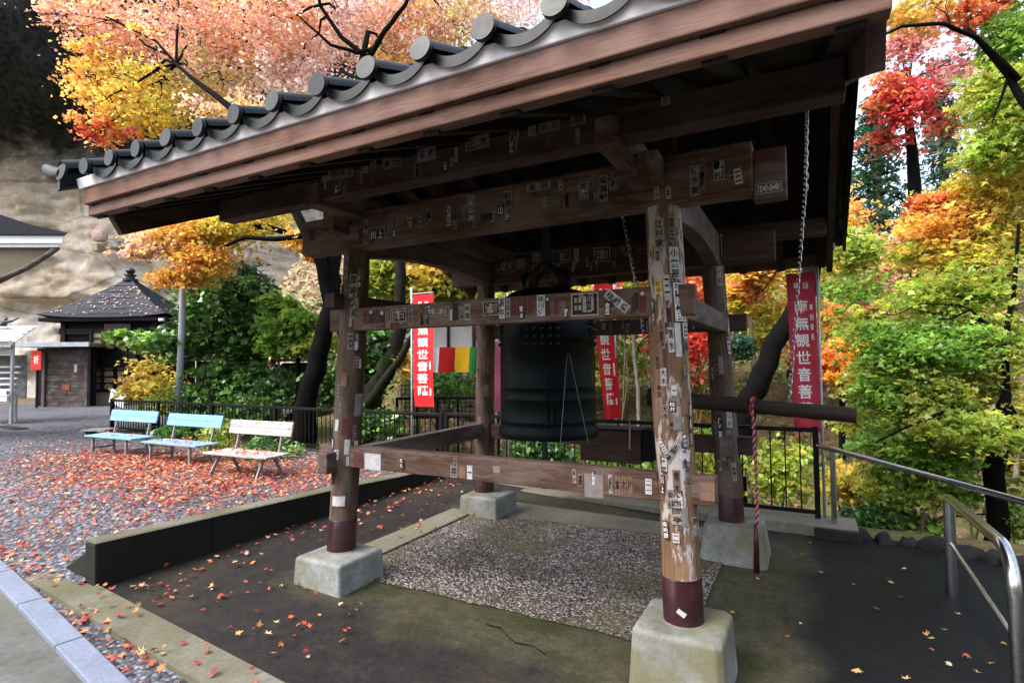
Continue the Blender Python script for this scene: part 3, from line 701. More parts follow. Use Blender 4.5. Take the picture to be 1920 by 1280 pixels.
# eave fascia: white under-tile board, two wooden boards
for side in (0, 1):
    f = (lambda y: y) if side == 0 else (lambda y: 2 * YR - y)
    def fb(nm, ya, yb, za, zb, mat, xa=-3.76, xb=0.21, tilt=0.0, bev=0.006):
        c8 = [(xa, f(ya + tilt), za), (xb, f(ya + tilt), za), (xb, f(yb), za), (xa, f(yb), za), (xa, f(ya), zb), (xb, f(ya), zb), (xb, f(yb), zb), (xa, f(yb), zb)]
        if side: c8 = [c8[i] for i in (3, 2, 1, 0, 7, 6, 5, 4)]
        return MB().hexa(c8).build(nm, mat, tower, bevel=bev)
    fb('fascia_board', 1.672, 1.735, 2.492, 2.556, 'fascia_x')
    fb('fascia_board', 1.645, 1.735, 2.5565, 2.648, 'fascia_x')
    fb('eave_plaster', 1.622, 1.70, 2.6485, 2.708, 'verge_white', -3.79, 0.24, 0.012, 0.004)
# bargeboards on both gables
barges = []
for x in (-3.735, 0.185):
    for side in (0, 1):
        f = (lambda y: y) if side == 0 else (lambda y: 2 * YR - y)
        N = 10; vs = []
        for i in range(N + 1):
            t = i / N; y = 1.70 + (YR - 1.70) * t
            zt = 2.63 + SL * (y - 1.66); zb = 2.405 + 0.405 * (y - 1.84) + 0.02 * math.sin(math.pi * t)
            if i == 0: zb = 2.585
            yb = y + (0.14 if i == 0 else 0)
            if i == 0: zb = 2.41; 
            vs += [(x - .024, f(yb if i == 0 else y), zb), (x + .024, f(yb if i == 0 else y), zb), (x + .024, f(y), zt), (x - .024, f(y), zt)]
        fs = []
        for i in range(N):
            for j in range(4):
                q = (i * 4 + j, (i + 1) * 4 + j, (i + 1) * 4 + (j + 1) % 4, i * 4 + (j + 1) % 4)
                fs.append(q if side == 0 else q[::-1])
        fs += [(0, 1, 2, 3), tuple(N * 4 + j for j in (3, 2, 1, 0))]
        barges.append(MB().add(vs, fs).build('bargeboard', 'beam_y', tower))
# tiles
roof = MB()
for side in (0, 1):
    f = (lambda y: y) if side == 0 else (lambda y: 2 * YR - y)
    za = 2.69; c8 = [(-3.8, f(1.63), za), (0.25, f(1.63), za), (0.25, f(YR), za + SL * (YR - 1.63)), (-3.8, f(YR), za + SL * (YR - 1.63))]
    roof.hexa(c8 + [(p[0], p[1], p[2] + .012) for p in c8])
roof = roof.build('roof', 'soffit_x', tower)
XT = [-0.687 + 0.2637 * i for i in range(-12, 5)]
XT = [x for x in XT if -3.7 < x < 0.24]
RC = 0.043
def zt_(y): return 2.735 + SL * (y - 1.60)
def half_pipe(mb, p0, p1, r, seg=8, up=1, th=0.012, cap=False):
    p0, p1 = V3(p0), V3(p1); d = (p1 - p0) / np.linalg.norm(p1 - p0); s = np.array([1.0, 0, 0]); u = np.cross(s, d); u = u if u[2] > 0 else -u
    vs = []
    for p in (p0, p1):
        for rr in (r, r - th):
            for i in range(seg + 1):
                a = math.pi * i / seg; vs.append(p + s * math.cos(a) * rr + u * math.sin(a) * rr * up)
    q = seg + 1; fs = []
    for i in range(seg):
        fs += [(i, i + 1, 2 * q + i + 1, 2 * q + i), (q + i + 1, q + i, 3 * q + i, 3 * q + i + 1), (i + 1, i, q + i, q + i + 1), (2 * q + i, 2 * q + i + 1, 3 * q + i + 1, 3 * q + i)]
    fs += [(0, 2 * q, 3 * q, q), (seg, q + seg, 3 * q + seg, 2 * q + seg)]
    mb.add(vs, fs)
def disc(mb, c, r, nrm, th=0.014, n=20):
    c, nrm = V3(c), V3(nrm) / np.linalg.norm(nrm)
    mb.tube([c - nrm * th * .5, c + nrm * th * .5], [r, r], n)
cours = 9
for side in (0, 1):
    sg = 1 if side == 0 else -1
    f = (lambda y: y) if side == 0 else (lambda y: 2 * YR - y)
    dy = (YR - 1.60) / cours
    for ix, x in enumerate(XT):
        for c_ in range(cours if side == 0 else 1):
            ya, yb = 1.60 + dy * c_, 1.60 + dy * (c_ + 1) + 0.03
            if side: yb = YR
            mb = MB(); x0_ = x; x = x + random.uniform(-.004, .004)
            half_pipe(mb, (x, f(ya), zt_(ya) + .006), (x, f(yb), zt_(yb) - .004), RC, 8)
            if c_ == 0: disc(mb, (x, f(ya) - sg * 0.022, zt_(ya) + random.uniform(-.003, .005)), 0.0455, (random.uniform(-.08, .08), -sg, random.uniform(-.05, .12)), 0.02)
            mb.build('cover_tile', 'roof_tile', roof, smooth=True, auto=40); x = x0_
            if ix < len(XT) - 1:
                xm = (x + XT[ix + 1]) / 2; w2 = (XT[ix + 1] - x) / 2 - 0.012
                mb = MB(); N = 10; vs = []
                for (yy, zo) in ((ya + 0.012, 0.014), (yb, -0.004)):
                    for th in (0.0, -0.042 if c_ == 0 and yy == ya + 0.012 else -0.016):
                        for i in range(N + 1):
                            u = -1 + 2 * i / N; vs.append((xm + u * w2, f(yy), zt_(yy) - 0.052 + 0.05 * abs(u) ** 2.2 + zo + th))
                q = N + 1; fs = []
                for i in range(N):
                    fs += [(i, i + 1, 2 * q + i + 1, 2 * q + i), (q + i, 3 * q + i, 3 * q + i + 1, q + i + 1), (i, q + i, q + i + 1, i + 1), (2 * q + i, 2 * q + i + 1, 3 * q + i + 1, 3 * q + i)]
                mb.add(vs, fs).build('pan_tile', 'roof_tile', roof, smooth=True, auto=40)
# verge rolls on both gable ends, raised ridge
for x in (-3.83, 0.275):
    for side in (0, 1):
        sg = 1 if side == 0 else -1
        f = (lambda y: y) if side == 0 else (lambda y: 2 * YR - y)
        for c_ in range(8):
            ya, yb = 1.57 + 0.2875 * c_, 1.57 + 0.2875 * (c_ + 1) + 0.02
            mb = MB(); half_pipe(mb, (x, f(ya), zt_(ya) + .03), (x, f(yb), zt_(yb) + .016), 0.056, 10)
            if c_ == 0: disc(mb, (x, f(ya) - sg * .004, zt_(ya) + .024), 0.058, (0, -sg, 0.1))
            xo = x + (-0.07 if x < -1 else 0.03)
            # hanging side tile below the roll
            s_ = -1 if x < -1 else 1
            mb.hexa([(x + s_ * .03, f(ya), zt_(ya) - .075), (x + s_ * .058, f(ya), zt_(ya) - .09), (x + s_ * .058, f(yb), zt_(yb) - .075), (x + s_ * .03, f(yb), zt_(yb) - .06),
                     (x + s_ * .03, f(ya), zt_(ya) + .03), (x + s_ * .058, f(ya), zt_(ya) + .03), (x + s_ * .058, f(yb), zt_(yb) + .03), (x + s_ * .03, f(yb), zt_(yb) + .03)])
            mb.build('verge_tile', 'roof_tile', roof, smooth=True, auto=40)
# upturned corner tile at the left end of the front eave
mb = MB(); mb.tube([(-3.86, 1.60, 2.735), (-3.93, 1.592, 2.745), (-4.0, 1.585, 2.775), (-4.04, 1.58, 2.80)], [0.05, 0.048, 0.04, 0.032], 14)
mb.build('corner_tile', 'roof_tile', roof, smooth=True, auto=50)
mb = MB()
for i, (w_, h_) in enumerate([(.2, .06), (.17, .06), (.14, .06)]):
    mb.box(-3.9, 0.34, YR - w_, YR + w_, 3.62 + i * .062, 3.62 + i * .062 + h_)
mb.tube([(-3.95, YR, 3.83), (0.39, YR, 3.83)], 0.08, 14)
mb.build('ridge_tiles', 'roof_tile', roof)
# ------------------------------------------------------------------ paper labels on the tower
_fc = bpy.data.curves.new('glyph', 'FONT'); _fc.resolution_u = 2; _fc.offset = 0.018
_fo = bpy.data.objects.new('glyph', _fc); COL.objects.link(_fo)
GLY = {}
def glyph(ch):
    if ch not in GLY:
        _fc.body = ch; bpy.context.view_layer.update()
        dg = bpy.context.evaluated_depsgraph_get()
        m = bpy.data.meshes.new_from_object(_fo.evaluated_get(dg))
        v = np.array([w.co[:2] for w in m.vertices]) if len(m.vertices) else np.zeros((0, 2))
        fs = [tuple(p.vertices) for p in m.polygons]
        if len(v):
            lo, hi = v.min(0), v.max(0); c = (lo + hi) / 2; s = max(hi - lo); v = (v - c) / (s + 1e-9)
        GLY[ch] = (v, fs); bpy.data.meshes.remove(m)
    return GLY[ch]
KAN = '山川木本田中村上高野松石井林森原島谷藤佐伊東西南北大小金吉正宮清水安平和三青白沢池岡崎福橋'
def sheetlabel(name, F, w, h, mats, text='', rot=0.0, border=False, horiz=False, parent=None, fill=0.8, dot=False):
    """thin pasted paper: F(u, v, lift) maps the label plane to the beam or post surface"""
    mb = MB(); cr, sr = math.cos(rot), math.sin(rot)
    def P(u, v, l): return F(u * cr - v * sr, u * sr + v * cr, l)
    nu, nv = 4, max(2, int(h / max(w, 1e-4) * 3))
    nv = min(nv, 8)
    def patch(u0, u1, v0, v1, l, mi):
        vs = [P(u0 + (u1 - u0) * i / nu, v0 + (v1 - v0) * j / nv, l) for j in range(nv + 1) for i in range(nu + 1)]
        fs = [(j * (nu + 1) + i, j * (nu + 1) + i + 1, (j + 1) * (nu + 1) + i + 1, (j + 1) * (nu + 1) + i) for j in range(nv) for i in range(nu)]
        mb.add(vs, fs, mi)
    patch(-w / 2, w / 2, -h / 2, h / 2, 0.0022, 0)
    if border:
        b = min(w, h) * 0.09; o = b * 0.7
        for a in ((-w / 2 + o, w / 2 - o, h / 2 - o - b, h / 2 - o), (-w / 2 + o, w / 2 - o, -h / 2 + o, -h / 2 + o + b), (-w / 2 + o, -w / 2 + o + b, -h / 2 + o, h / 2 - o), (w / 2 - o - b, w / 2 - o, -h / 2 + o, h / 2 - o)):
            patch(*a, 0.0032, 1)
    k = len(text)
    for i, ch in enumerate(text):
        v, fs = glyph(ch)
        if not len(v): continue
        if horiz: sx = min(w * 0.92 / k, h * 1.2) * fill; sy = h * fill; cu, cv = -w / 2 + w * (i + .5) / k, 0
        else: sx = w * fill; sy = h * 0.94 / k * fill * 1.05; cu, cv = 0, h / 2 - h * (0.03 + 0.94 * (i + .5) / k)
        vs = [P(cu + a * sx, cv + b * sy, 0.0036) for a, b in v]
        mb.add(vs, fs, 1)
    if dot:
        vs = [P(0.0, h * 0.36, .0038)] + [P(math.cos(t) * w * .33, h * .36 + math.sin(t) * w * .33, .0038) for t in np.linspace(0, 2 * math.pi, 13)[:-1]]
        mb.add(vs, [(0, i + 1, (i + 1) % 12 + 1) for i in range(12)], 2 if len(mats) > 2 else 1)
    return mb.build(name, mats, parent)
def planeF(c, u, v, n):
    c, u, v, n = map(V3, (c, u, v, n)); return lambda a, b, l: c + u * a + v * b + n * l
def front_label(px0, px1, py0, py1, yf, parent, mats, text='', rot=0.0, lift=0.0, **kw):
    p = on((px0 + px1) / 2, (py0 + py1) / 2, 1, yf)
    sx = np.linalg.norm(on(px1, (py0 + py1) / 2, 1, yf) - on(px0, (py0 + py1) / 2, 1, yf)); sz = abs(on(px0, py0, 1, yf)[2] - on(px0, py1, 1, yf)[2])
    if rot: sx, sz = (px1 - px0) / FPX * 3.05, (py1 - py0) / FPX * 3.05
    sheetlabel('paper_label', planeF((p[0], yf, p[2]), (1, 0, 0), (0, 0, 1), (0, -1, 0)), sx, sz, mats, text, rot, parent=parent, **kw)
W, CR_, G, BR, DK, MR, YL = (['paper_white', 'ink_black'], ['paper_cream', 'ink_black'], ['paper_grey', 'ink_black'], ['paper_brown', 'ink_black'], ['paper_dark', 'ink_pale', 'paper_white'], ['paper_maroon', 'ink_brown', 'paper_white'], ['paper_yellow', 'ink_brown'])
yf = 2.856
for a in [(682, 690, 582, 607, MR, ''), (692, 700, 582, 607, DK, ''), (702, 710, 580, 606, MR, ''), (712, 721, 584, 605, DK, ''), (723, 729, 583, 603, BR, ''),
          (732, 762, 579, 603, CR_, '北由', True), (766, 775, 571, 605, G, '村谷木'), (777, 788, 572, 579, BR, ''), (797, 842, 576, 592, CR_, '石井川', True), (849, 859, 568, 600, DK, ''), (844, 848, 580, 600, W, ''),
          (862, 870, 574, 600, G, '山'), (871, 882, 570, 600, CR_, '林清'), (906, 936, 565, 591, CR_, '磯弘', True), (936, 947, 556, 597, W, '高中'), (949, 957, 560, 594, CR_, '木田本'),
          (959, 967, 559, 590, MR, ''), (970, 978, 559, 590, MR, ''), (980, 988, 558, 590, MR, ''), (990, 999, 558, 588, MR, ''),
          (1007, 1022, 553, 592, W, '森川佐'), (1023, 1031, 556, 591, DK, ''), (1040, 1047, 556, 588, MR, ''), (1052, 1060, 565, 586, BR, ''),
          (1071, 1122, 549, 592, CR_, '田町', True), (1124, 1149, 577, 585, BR, ''), (1189, 1197, 549, 580, DK, ''), (1199, 1211, 545, 585, MR, '')]:
    front_label(a[0], a[1], a[2], a[3], yf, mid_front, a[4], a[5], horiz=len(a) > 6, dot=(a[4] is DK or a[4] is MR) and a[0] in (692, 712, 1023, 1199), border=(len(a) > 6))
front_label(1131, 1183, 556, 573, yf, mid_front, W, '松崎橋', rot=-0.72, horiz=True)
front_label(1086, 1094, 551, 558, yf - .002, mid_front, CR_, '丸'); front_label(1104, 1112, 551, 558, yf - .002, mid_front, CR_, '高')
yf = 2.853
for a in [(684, 714, 850, 880, W, ''), (664, 680, 848, 876, MR, ''), (845, 858, 872, 895, G, '井'), (861, 873, 874, 896, BR, ''), (876, 886, 872, 898, W, '一'), (925, 938, 873, 886, G, ''), (1096, 1131, 888, 932, ['paper_grey', 'ink_black'], ''), (1153, 1163, 893, 924, BR, '本'), (1165, 1174, 893, 925, BR, '木'), (1176, 1186, 894, 926, BR, '村'), (1210, 1222, 897, 926, W, '二一')]:
    front_label(a[0], a[1], a[2], a[3], yf, low_front, a[4], a[5])
front_label(1312, 1340, 905, 938, yf, low_front, BR, '')
yf = 2.832
for a in [(837, 846, 386, 424, W, '大正'), (877, 890, 366, 413, W, '吉田屋'), (902, 923, 401, 414, DK, ''), (933, 945, 385, 404, DK, '山'), (946, 960, 358, 408, G, '谷岡沢'), (963, 977, 355, 392, BR, ''), (992, 1018, 385, 402, BR, ''), (988, 1032, 343, 358, G, '東西', True), (1086, 1103, 343, 373, W, '青池'), (1124, 1140, 329, 379, G, '橋福崎'), (1143, 1158, 336, 356, G, '和'), (1168, 1178, 342, 380, MR, ''), (672, 680, 428, 456, MR, ''), (682, 691, 412, 458, G, '島松'), (694, 706, 432, 452, DK, '川'), (708, 719, 430, 449, DK, '上'), (1293, 1312, 310, 368, G, '佐木東'), (1338, 1348, 295, 318, MR, ''), (1338, 1358, 302, 338, W, '仏松'), (580, 590, 430, 452, DK, '')]:
    front_label(a[0], a[1], a[2], a[3], yf, head_front, a[4], a[5], horiz=len(a) > 6, border=a[4] is W)
front_label(1378, 1390, 318, 344, yf, head_front, W, '三', rot=0.12)
front_label(1416, 1466, 343, 362, 2.862, head_front, W, 'NCのニシ', horiz=True, border=True); front_label(1420, 1458, 280, 296, 2.862, head_front, MR, '')
yf = 2.45
for i, (px, py, w_, h_, tx) in enumerate([(612, 330, 14, 20, '小'), (628, 326, 14, 22, '林'), (650, 322, 26, 22, '金宮'), (684, 316, 12, 18, '山'), (700, 311, 12, 18, '上'), (735, 305, 34, 20, '本田'), (800, 290, 34, 24, '平和'), (895, 268, 44, 26, '正木'), (965, 252, 16, 18, '井'), (998, 246, 14, 18, '川'), (1030, 238, 38, 18, '中北'), (1085, 225, 26, 20, '原'), (1248, 190, 16, 16, '水')]):
    front_label(px - w_ / 2, px + w_ / 2, py - h_ / 2, py + h_ / 2, yf, purlin_front, BR if i % 3 else G, tx, horiz=len(tx) > 1)
# labels pasted on the round posts
def postF(k, px, py):
    o = CAMO; d = rayd(px, py); d = d / np.linalg.norm(d[:2])
    z = 1.5
    for _ in range(4):
        c = axis(k, z); oc = o[:2] - c; b = oc @ d[:2]; disc_ = b * b - (oc @ oc - PR * PR)
        t = -b - math.sqrt(max(disc_, 0)); z = o[2] + d[2] * t
    h = o[:2] + d[:2] * t - c; a0 = math.atan2(h[1], h[0]); z0 = z
    def F(u, v, l):
        zz = z0 + v; cc = axis(k, zz); a = a0 + u / PR; r = PR * (1.03 - 0.05 * (zz - .5) / 2.1) + 0.0045 + l
        return np.array([cc[0] + r * math.cos(a) + .004 * math.sin(zz * 5), cc[1] + r * math.sin(a), zz])
    return F, t
def post_label(k, px0, px1, py0, py1, mats, text='', rot=0.0, **kw):
    F, t = postF(k, (px0 + px1) / 2, (py0 + py1) / 2)
    s = t / FPX * 0.98
    kx = 1.0
    sheetlabel('paper_label', F, (px1 - px0) * s * kx, (py1 - py0) * s, mats, text, rot, parent=posts[k], **kw)
for a in [(1229, 1246, 410, 467, CR_, '江戸家'), (1231, 1238, 470, 490, G, '口'), (1254, 1266, 405, 454, G, '宮王'), (1256, 1275, 463, 524, W, '小笠原'), (1261, 1286, 529, 603, DK, '有馬郎'), (1264, 1275, 606, 668, W, ''), (1276, 1289, 606, 634, W, '白'), (1230, 1242, 526, 551, YL, '安平'), (1246, 1256, 516, 556, W, '三'), (1235, 1244, 557, 578, CR_, ''), (1249, 1258, 577, 604, MR, ''), (1224, 1229, 560, 610, DK, '村井'), (1236, 1245, 600, 640, BR, '佐野'), (1252, 1262, 614, 660, W, '清水'), (1279, 1288, 636, 662, G, '林'), (1233, 1243, 645, 690, BR, ''), (1238, 1249, 690, 723, W, '大木'), (1222, 1228, 640, 700, MR, ''), (1258, 1267, 722, 741, W, '一'), (1275, 1288, 743, 776, BR, ''), (1290, 1294, 755, 835, DK, '高島吉'), (1262, 1276, 780, 805, G, ''), (1243, 1253, 858, 882, W, '二'), (1264, 1276, 881, 926, BR, '青木'), (1261, 1280, 934, 981, CR_, '西岡亭'), (1242, 1249, 890, 925, DK, '川上'), (1263, 1274, 999, 1016, W, '二'), (1284, 1294, 870, 910, G, '中山'), (1278, 1290, 950, 985, G, '')]:
    post_label('B', a[0], a[1], a[2], a[3], a[4], a[5], border=a[4] is DK and a[0] == 1261, **({'dot': False}))
post_label('B', 1240, 1248, 820, 850, W, '二三', rot=0.5); post_label('B', 1266, 1275, 816, 842, W, '山', rot=-0.4); post_label('B', 1254, 1266, 832, 868, G, '森本', rot=-0.55); post_label('B', 1275, 1294, 842, 863, W, '', rot=-0.2)
post_label('B', 1269, 1284, 1143, 1152, W, '', rot=-0.6)
for a in [(647, 655, 481, 522, G, '木村'), (657, 670, 514, 556, CR_, '岡崎'), (658, 671, 559, 597, CR_, '人高'), (655, 660, 597, 612, CR_, ''), (652, 662, 625, 655, G, '石'), (664, 668, 640, 656, W, ''), (662, 672, 668, 689, CR_, '正'), (663, 680, 738, 779, G, ''), (640, 650, 700, 724, BR, ''), (629, 637, 786, 807, W, ''), (642, 660, 784, 815, MR, ''), (647, 656, 824, 851, W, ''), (628, 637, 843, 861, W, ''), (650, 656, 855, 872, W, ''), (624, 646, 930, 948, W, ''), (663, 671, 826, 838, W, '')]:
    post_label('A', a[0], a[1], a[2], a[3], a[4], a[5], border=a[0] == 662)
for a in [(1344, 1356, 500, 535, CR_, '三井'), (1350, 1356, 440, 480, G, '東'), (1360, 1367, 595, 620, W, ''), (1361, 1369, 622, 662, W, '北口'), (1347, 1355, 668, 700, G, ''), (1363, 1372, 770, 800, W, '山谷'), (1348, 1356, 780, 830, DK, '佐藤'), (1362, 1370, 808, 832, G, '川'), (1352, 1361, 838, 862, G, ''), (1372, 1380, 868, 900, G, '中')]:
    post_label('C', a[0], a[1], a[2], a[3], a[4], a[5])
for a in [(915, 925, 535, 560, DK, ''), (912, 920, 670, 700, BR, '小'), (908, 916, 720, 742, BR, ''), (922, 928, 760, 800, G, '林'), (896, 904, 780, 820, BR, ''), (905, 913, 873, 893, W, '')]:
    post_label('D', a[0], a[1], a[2], a[3], a[4], a[5])
# notices on the inside of the rear head beam
for a in [(925, 965, 488, 512, G, '天心', True), (968, 985, 485, 505, BR, ''), (998, 1012, 475, 490, G, '山'), (1037, 1070, 470, 494, G, '龍神', True), (1076, 1086, 466, 494, G, ''), (1113, 1144, 464, 490, CR_, '月花', True), (1165, 1185, 460, 475, G, '木', True), (1195, 1215, 458, 474, BR, '正', True)]:
    front_label(a[0], a[1], a[2], a[3], 4.77, head_back, a[4], a[5], horiz=len(a) > 6, border=len(a) > 6)

# many more small faded slips, scattered along the beams and posts
MUTED = [BR, BR, G, MR, DK, G, CR_]
def rnd_text(): return ''.join(random.choice(KAN) for _ in range(random.choice((1, 2, 2, 3))))
def scatter(parent, yf_, x0, x1, z0, z1, n):
    for _ in range(n):
        w_ = random.uniform(.018, .034); h_ = min(random.uniform(.05, .1), (z1 - z0) * .9); m_ = random.choice(MUTED)
        x = random.uniform(x0, x1); z = random.uniform(z0 + h_ / 2, z1 - h_ / 2)
        sheetlabel('paper_label', planeF((x, yf_ + .0012, z), (1, 0, 0), (0, 0, 1), (0, -1, 0)), w_, h_, m_, rnd_text(), random.uniform(-.06, .06), parent=parent)
scatter(mid_front, 2.856, -2.72, -.75, 1.835, 1.985, 26); scatter(head_front, 2.832, -2.75, -.3, 2.42, 2.63, 34); scatter(purlin_front, 2.45, -2.7, -.9, 2.635, 2.765, 16)
scatter(low_front, 2.853, -2.7, -.75, .9, 1.02, 8); scatter(head_back, 4.77, -2.5, -.9, 2.42, 2.6, 16); scatter(mid_back, 4.805, -2.6, -.8, 1.85, 1.97, 12)
for k_, n_ in (('B', 26), ('A', 22), ('C', 16), ('D', 10)):
    for _ in range(n_):
        z_ = random.uniform(.75, 2.35); c_ = axis(k_, z_); to = math.atan2(-c_[1], -c_[0]) + random.uniform(-1.25, 1.25)
        def F(u, v, l, z_=z_, to=to, k_=k_):
            zz = z_ + v; cc = axis(k_, zz); a = to + u / PR; r = PR * (1.03 - 0.05 * (zz - .5) / 2.1) + 0.0036 + l
            return np.array([cc[0] + r * math.cos(a) + .004 * math.sin(zz * 5), cc[1] + r * math.sin(a), zz])
        sheetlabel('paper_label', F, random.uniform(.018, .032), random.uniform(.05, .11), random.choice(MUTED), rnd_text(), random.uniform(-.05, .05), parent=posts[k_])
# ------------------------------------------------------------------ bell, striking log, chains
BX, BY = -1.775, 3.87
bell = thing('temple_bell', 'dark green bronze temple bell hanging in the wooden tower', 'bell', (BX, BY, 1.045))
prof = [(0.30, 0.03), (0.335, 0.0), (0.375, 0.0), (0.383, 0.02), (0.38, 0.06), (0.366, 0.075), (0.364, 0.11), (0.369, 0.118), (0.369, 0.13), (0.363, 0.138), (0.36, 0.27), (0.366, 0.28), (0.366, 0.295), (0.358, 0.305), (0.357, 0.36), (0.362, 0.365), (0.362, 0.378), (0.356, 0.385), (0.352, 0.72), (0.358, 0.728), (0.358, 0.742), (0.35, 0.75), (0.343, 0.97), (0.348, 0.98), (0.345, 1.0), (0.325, 1.05), (0.27, 1.09), (0.15, 1.115), (0.0, 1.12)]
MB().lathe(prof, (BX, BY, 1.045), 64).build('bell_body', 'bell_bronze', bell, smooth=True, auto=50)
bp = MB()
for q in range(4):
    a = math.pi / 4 * (1 + 2 * q) - 0.35
    bp.tube([(BX + .357 * math.cos(a), BY + .357 * math.sin(a), 1.12), (BX + .35 * math.cos(a), BY + .35 * math.sin(a), 2.0)], 0.009, 6)
    bp.tube([(BX + .357 * math.cos(a + .12), BY + .357 * math.sin(a + .12), 1.12), (BX + .35 * math.cos(a + .12), BY + .35 * math.sin(a + .12), 2.0)], 0.009, 6)
bp.build('raised_ribs', 'bell_bronze', bell, smooth=True)
bs = MB()
for q in range(4):
    for i in range(5):
        for j in range(4):
            a = math.pi / 2 * q - math.pi / 2 + (i - 2) * 0.155 + 0.33; z = 1.045 + 0.69 + j * 0.052
            d = np.array([math.cos(a), math.sin(a), 0]); c = np.array([BX, BY, z]) + d * 0.346
            bs.tube([c, c + d * 0.014, c + d * 0.026, c + d * 0.034], [0.017, 0.017, 0.013, 0.004], 8)
bs.build('bosses', 'iron_dark', bell, smooth=True)['kind'] = 'stuff'
cr = MB()
cr.tube([(BX + .13 * math.cos(t), BY, 2.16 + .16 * math.sin(t)) for t in np.linspace(0, math.pi, 12)], [.05, .055, .055, .05, .045, .042, .042, .045, .05, .055, .055, .05], 10)
for s in (-1, 1):
    cr.tube([(BX + s * .13, BY, 2.17), (BX + s * .19, BY, 2.2), (BX + s * .2, BY, 2.26), (BX + s * .16, BY, 2.3)], [.05, .045, .035, .015], 8)
cr.tube([(BX, BY, 2.3), (BX, BY, 2.36), (BX, BY, 2.41)], [.06, .045, .02], 10)
cr.build('dragon_crown', 'iron_dark', bell, smooth=True)
MB().tube([(BX, BY, 2.28), (BX, BY, 2.84)], 0.024, 10).tube([(BX, BY, 2.815), (BX, BY, 2.838)], 0.07, 14).tube([(BX, BY, 2.36), (BX, BY, 2.5)], 0.035, 10).build('hanger_rod', 'iron_dark', bell)
ht = MB(); 
for p0, p1 in (((-1.46, 3.51, 1.66), (-1.52, 3.5, 1.0)), ((-1.455, 3.53, 1.66), (-1.36, 3.62, 1.05))):
    ht.tube([p0, p1], 0.0022, 5)
ht.build('thin_cord', 'netting', bell)

stk = thing('striking_log', 'dark striking log hung on steel chains with red and white pull rope', 'bell striker', (-0.35, 3.87, 1.3))
P0, P1 = V3((-0.97, 3.87, 1.348)), V3((0.235, 3.87, 1.266))
lp = [P0 + (P1 - P0) * t for t in np.linspace(0, 1, 24)]
lr = [0.047 + 0.002 * math.sin(i * 1.7) + 0.0015 * random.uniform(-1, 1) for i in range(24)]
lr[0] = 0.04; lr[-1] = 0.046
MB().tube(lp, lr, 18).build('log', 'log_wood', stk, smooth=True, auto=45)
wr = MB()
for i in range(44):
    c = P0 + (P1 - P0) * (0.03 + 0.5 * i / 44); d = (P1 - P0) / np.linalg.norm(P1 - P0)
    wr.tube([c - d * .0085, c - d * .004, c + d * .004, c + d * .0085], [.047, .0525, .0525, .047], 14, False)
wr.build('rope_winding', 'log_wood', stk, smooth=True)
MB().tube([P0 - (P1 - P0) / np.linalg.norm(P1 - P0) * 0.03, P0 + (P1 - P0) / np.linalg.norm(P1 - P0) * 0.05], 0.062, 14).build('end_pad', 'dark_void', stk)
# chain link mesh
lk = MB(); n = 14; pts = []
for i in range(n + 1):
    t = 2 * math.pi * i / n
    pts.append((0.0095 * math.cos(t), 0, 0.011 * math.sin(t) + (0.010 if math.sin(t) >= 0 else -0.010)))
lk.tube(pts, 0.0036, 6, False)
_lo = lk.build('chain_link', 'chain_steel', stk, smooth=True); link_me = _lo.data; bpy.data.objects.remove(_lo)
def chain(p0, p1, step=0.0345):
    p0, p1 = V3(p0), V3(p1); L = np.linalg.norm(p1 - p0); k = int(L / step); d = Vector((p1 - p0) / L)
    for i in range(k):
        c = p0 + (p1 - p0) * (i + .5) / k
        q = d.to_track_quat('Z', 'Y') @ Matrix.Rotation(math.pi / 2 * (i % 2) + random.uniform(-.25, .25) + .6, 3, 'Z').to_quaternion()
        o = link('chain_link', link_me, stk, tuple(c)); o.rotation_mode = 'QUATERNION'; o.rotation_quaternion = q
jr = V3((-0.035, 3.87, 2.3))
chain((0.036, 3.85, 3.30), (0.0, 3.862, 2.62)); chain((0.03, 3.90, 3.30), (0.008, 3.874, 2.62)); chain((0.0, 3.868, 2.62), (-0.12, 3.87, 1.335))
chain((-1.19, 3.87, 2.82), (-1.05, 3.87, 1.99)); chain((-1.05, 3.87, 1.99), (-0.985, 3.87, 1.40))
rp = MB(); zs = np.linspace(1.36, 0.55, 150)
for s_, mi in ((0, 0), (math.pi, 1)):
    pts = [(-0.335 + 0.005 * math.cos(z * 150 + s_) + .02 * math.sin(z * 2.2), 3.815 + 0.005 * math.sin(z * 150 + s_), z) for z in zs]
    rp.tube(pts, 0.0058, 6, True, mi)
rp.build('pull_rope', ['rope_red', 'rope_white'], stk, smooth=True)
MB().tube([(-0.325, 3.815, .57), (-0.325, 3.81, .45), (-0.328, 3.815, .27)], [.012, .016, .02], 10).build('rope_tassel', 'collar_red', stk, smooth=True)
MB().tube([(-0.335 + .058 * math.cos(t) * 0.2, 3.87 + .056 * math.sin(t), 1.305 + .056 * math.cos(t)) for t in np.linspace(0, 2 * math.pi, 16)], 0.012, 6).build('rope_loop', 'rope_red', stk, smooth=True)

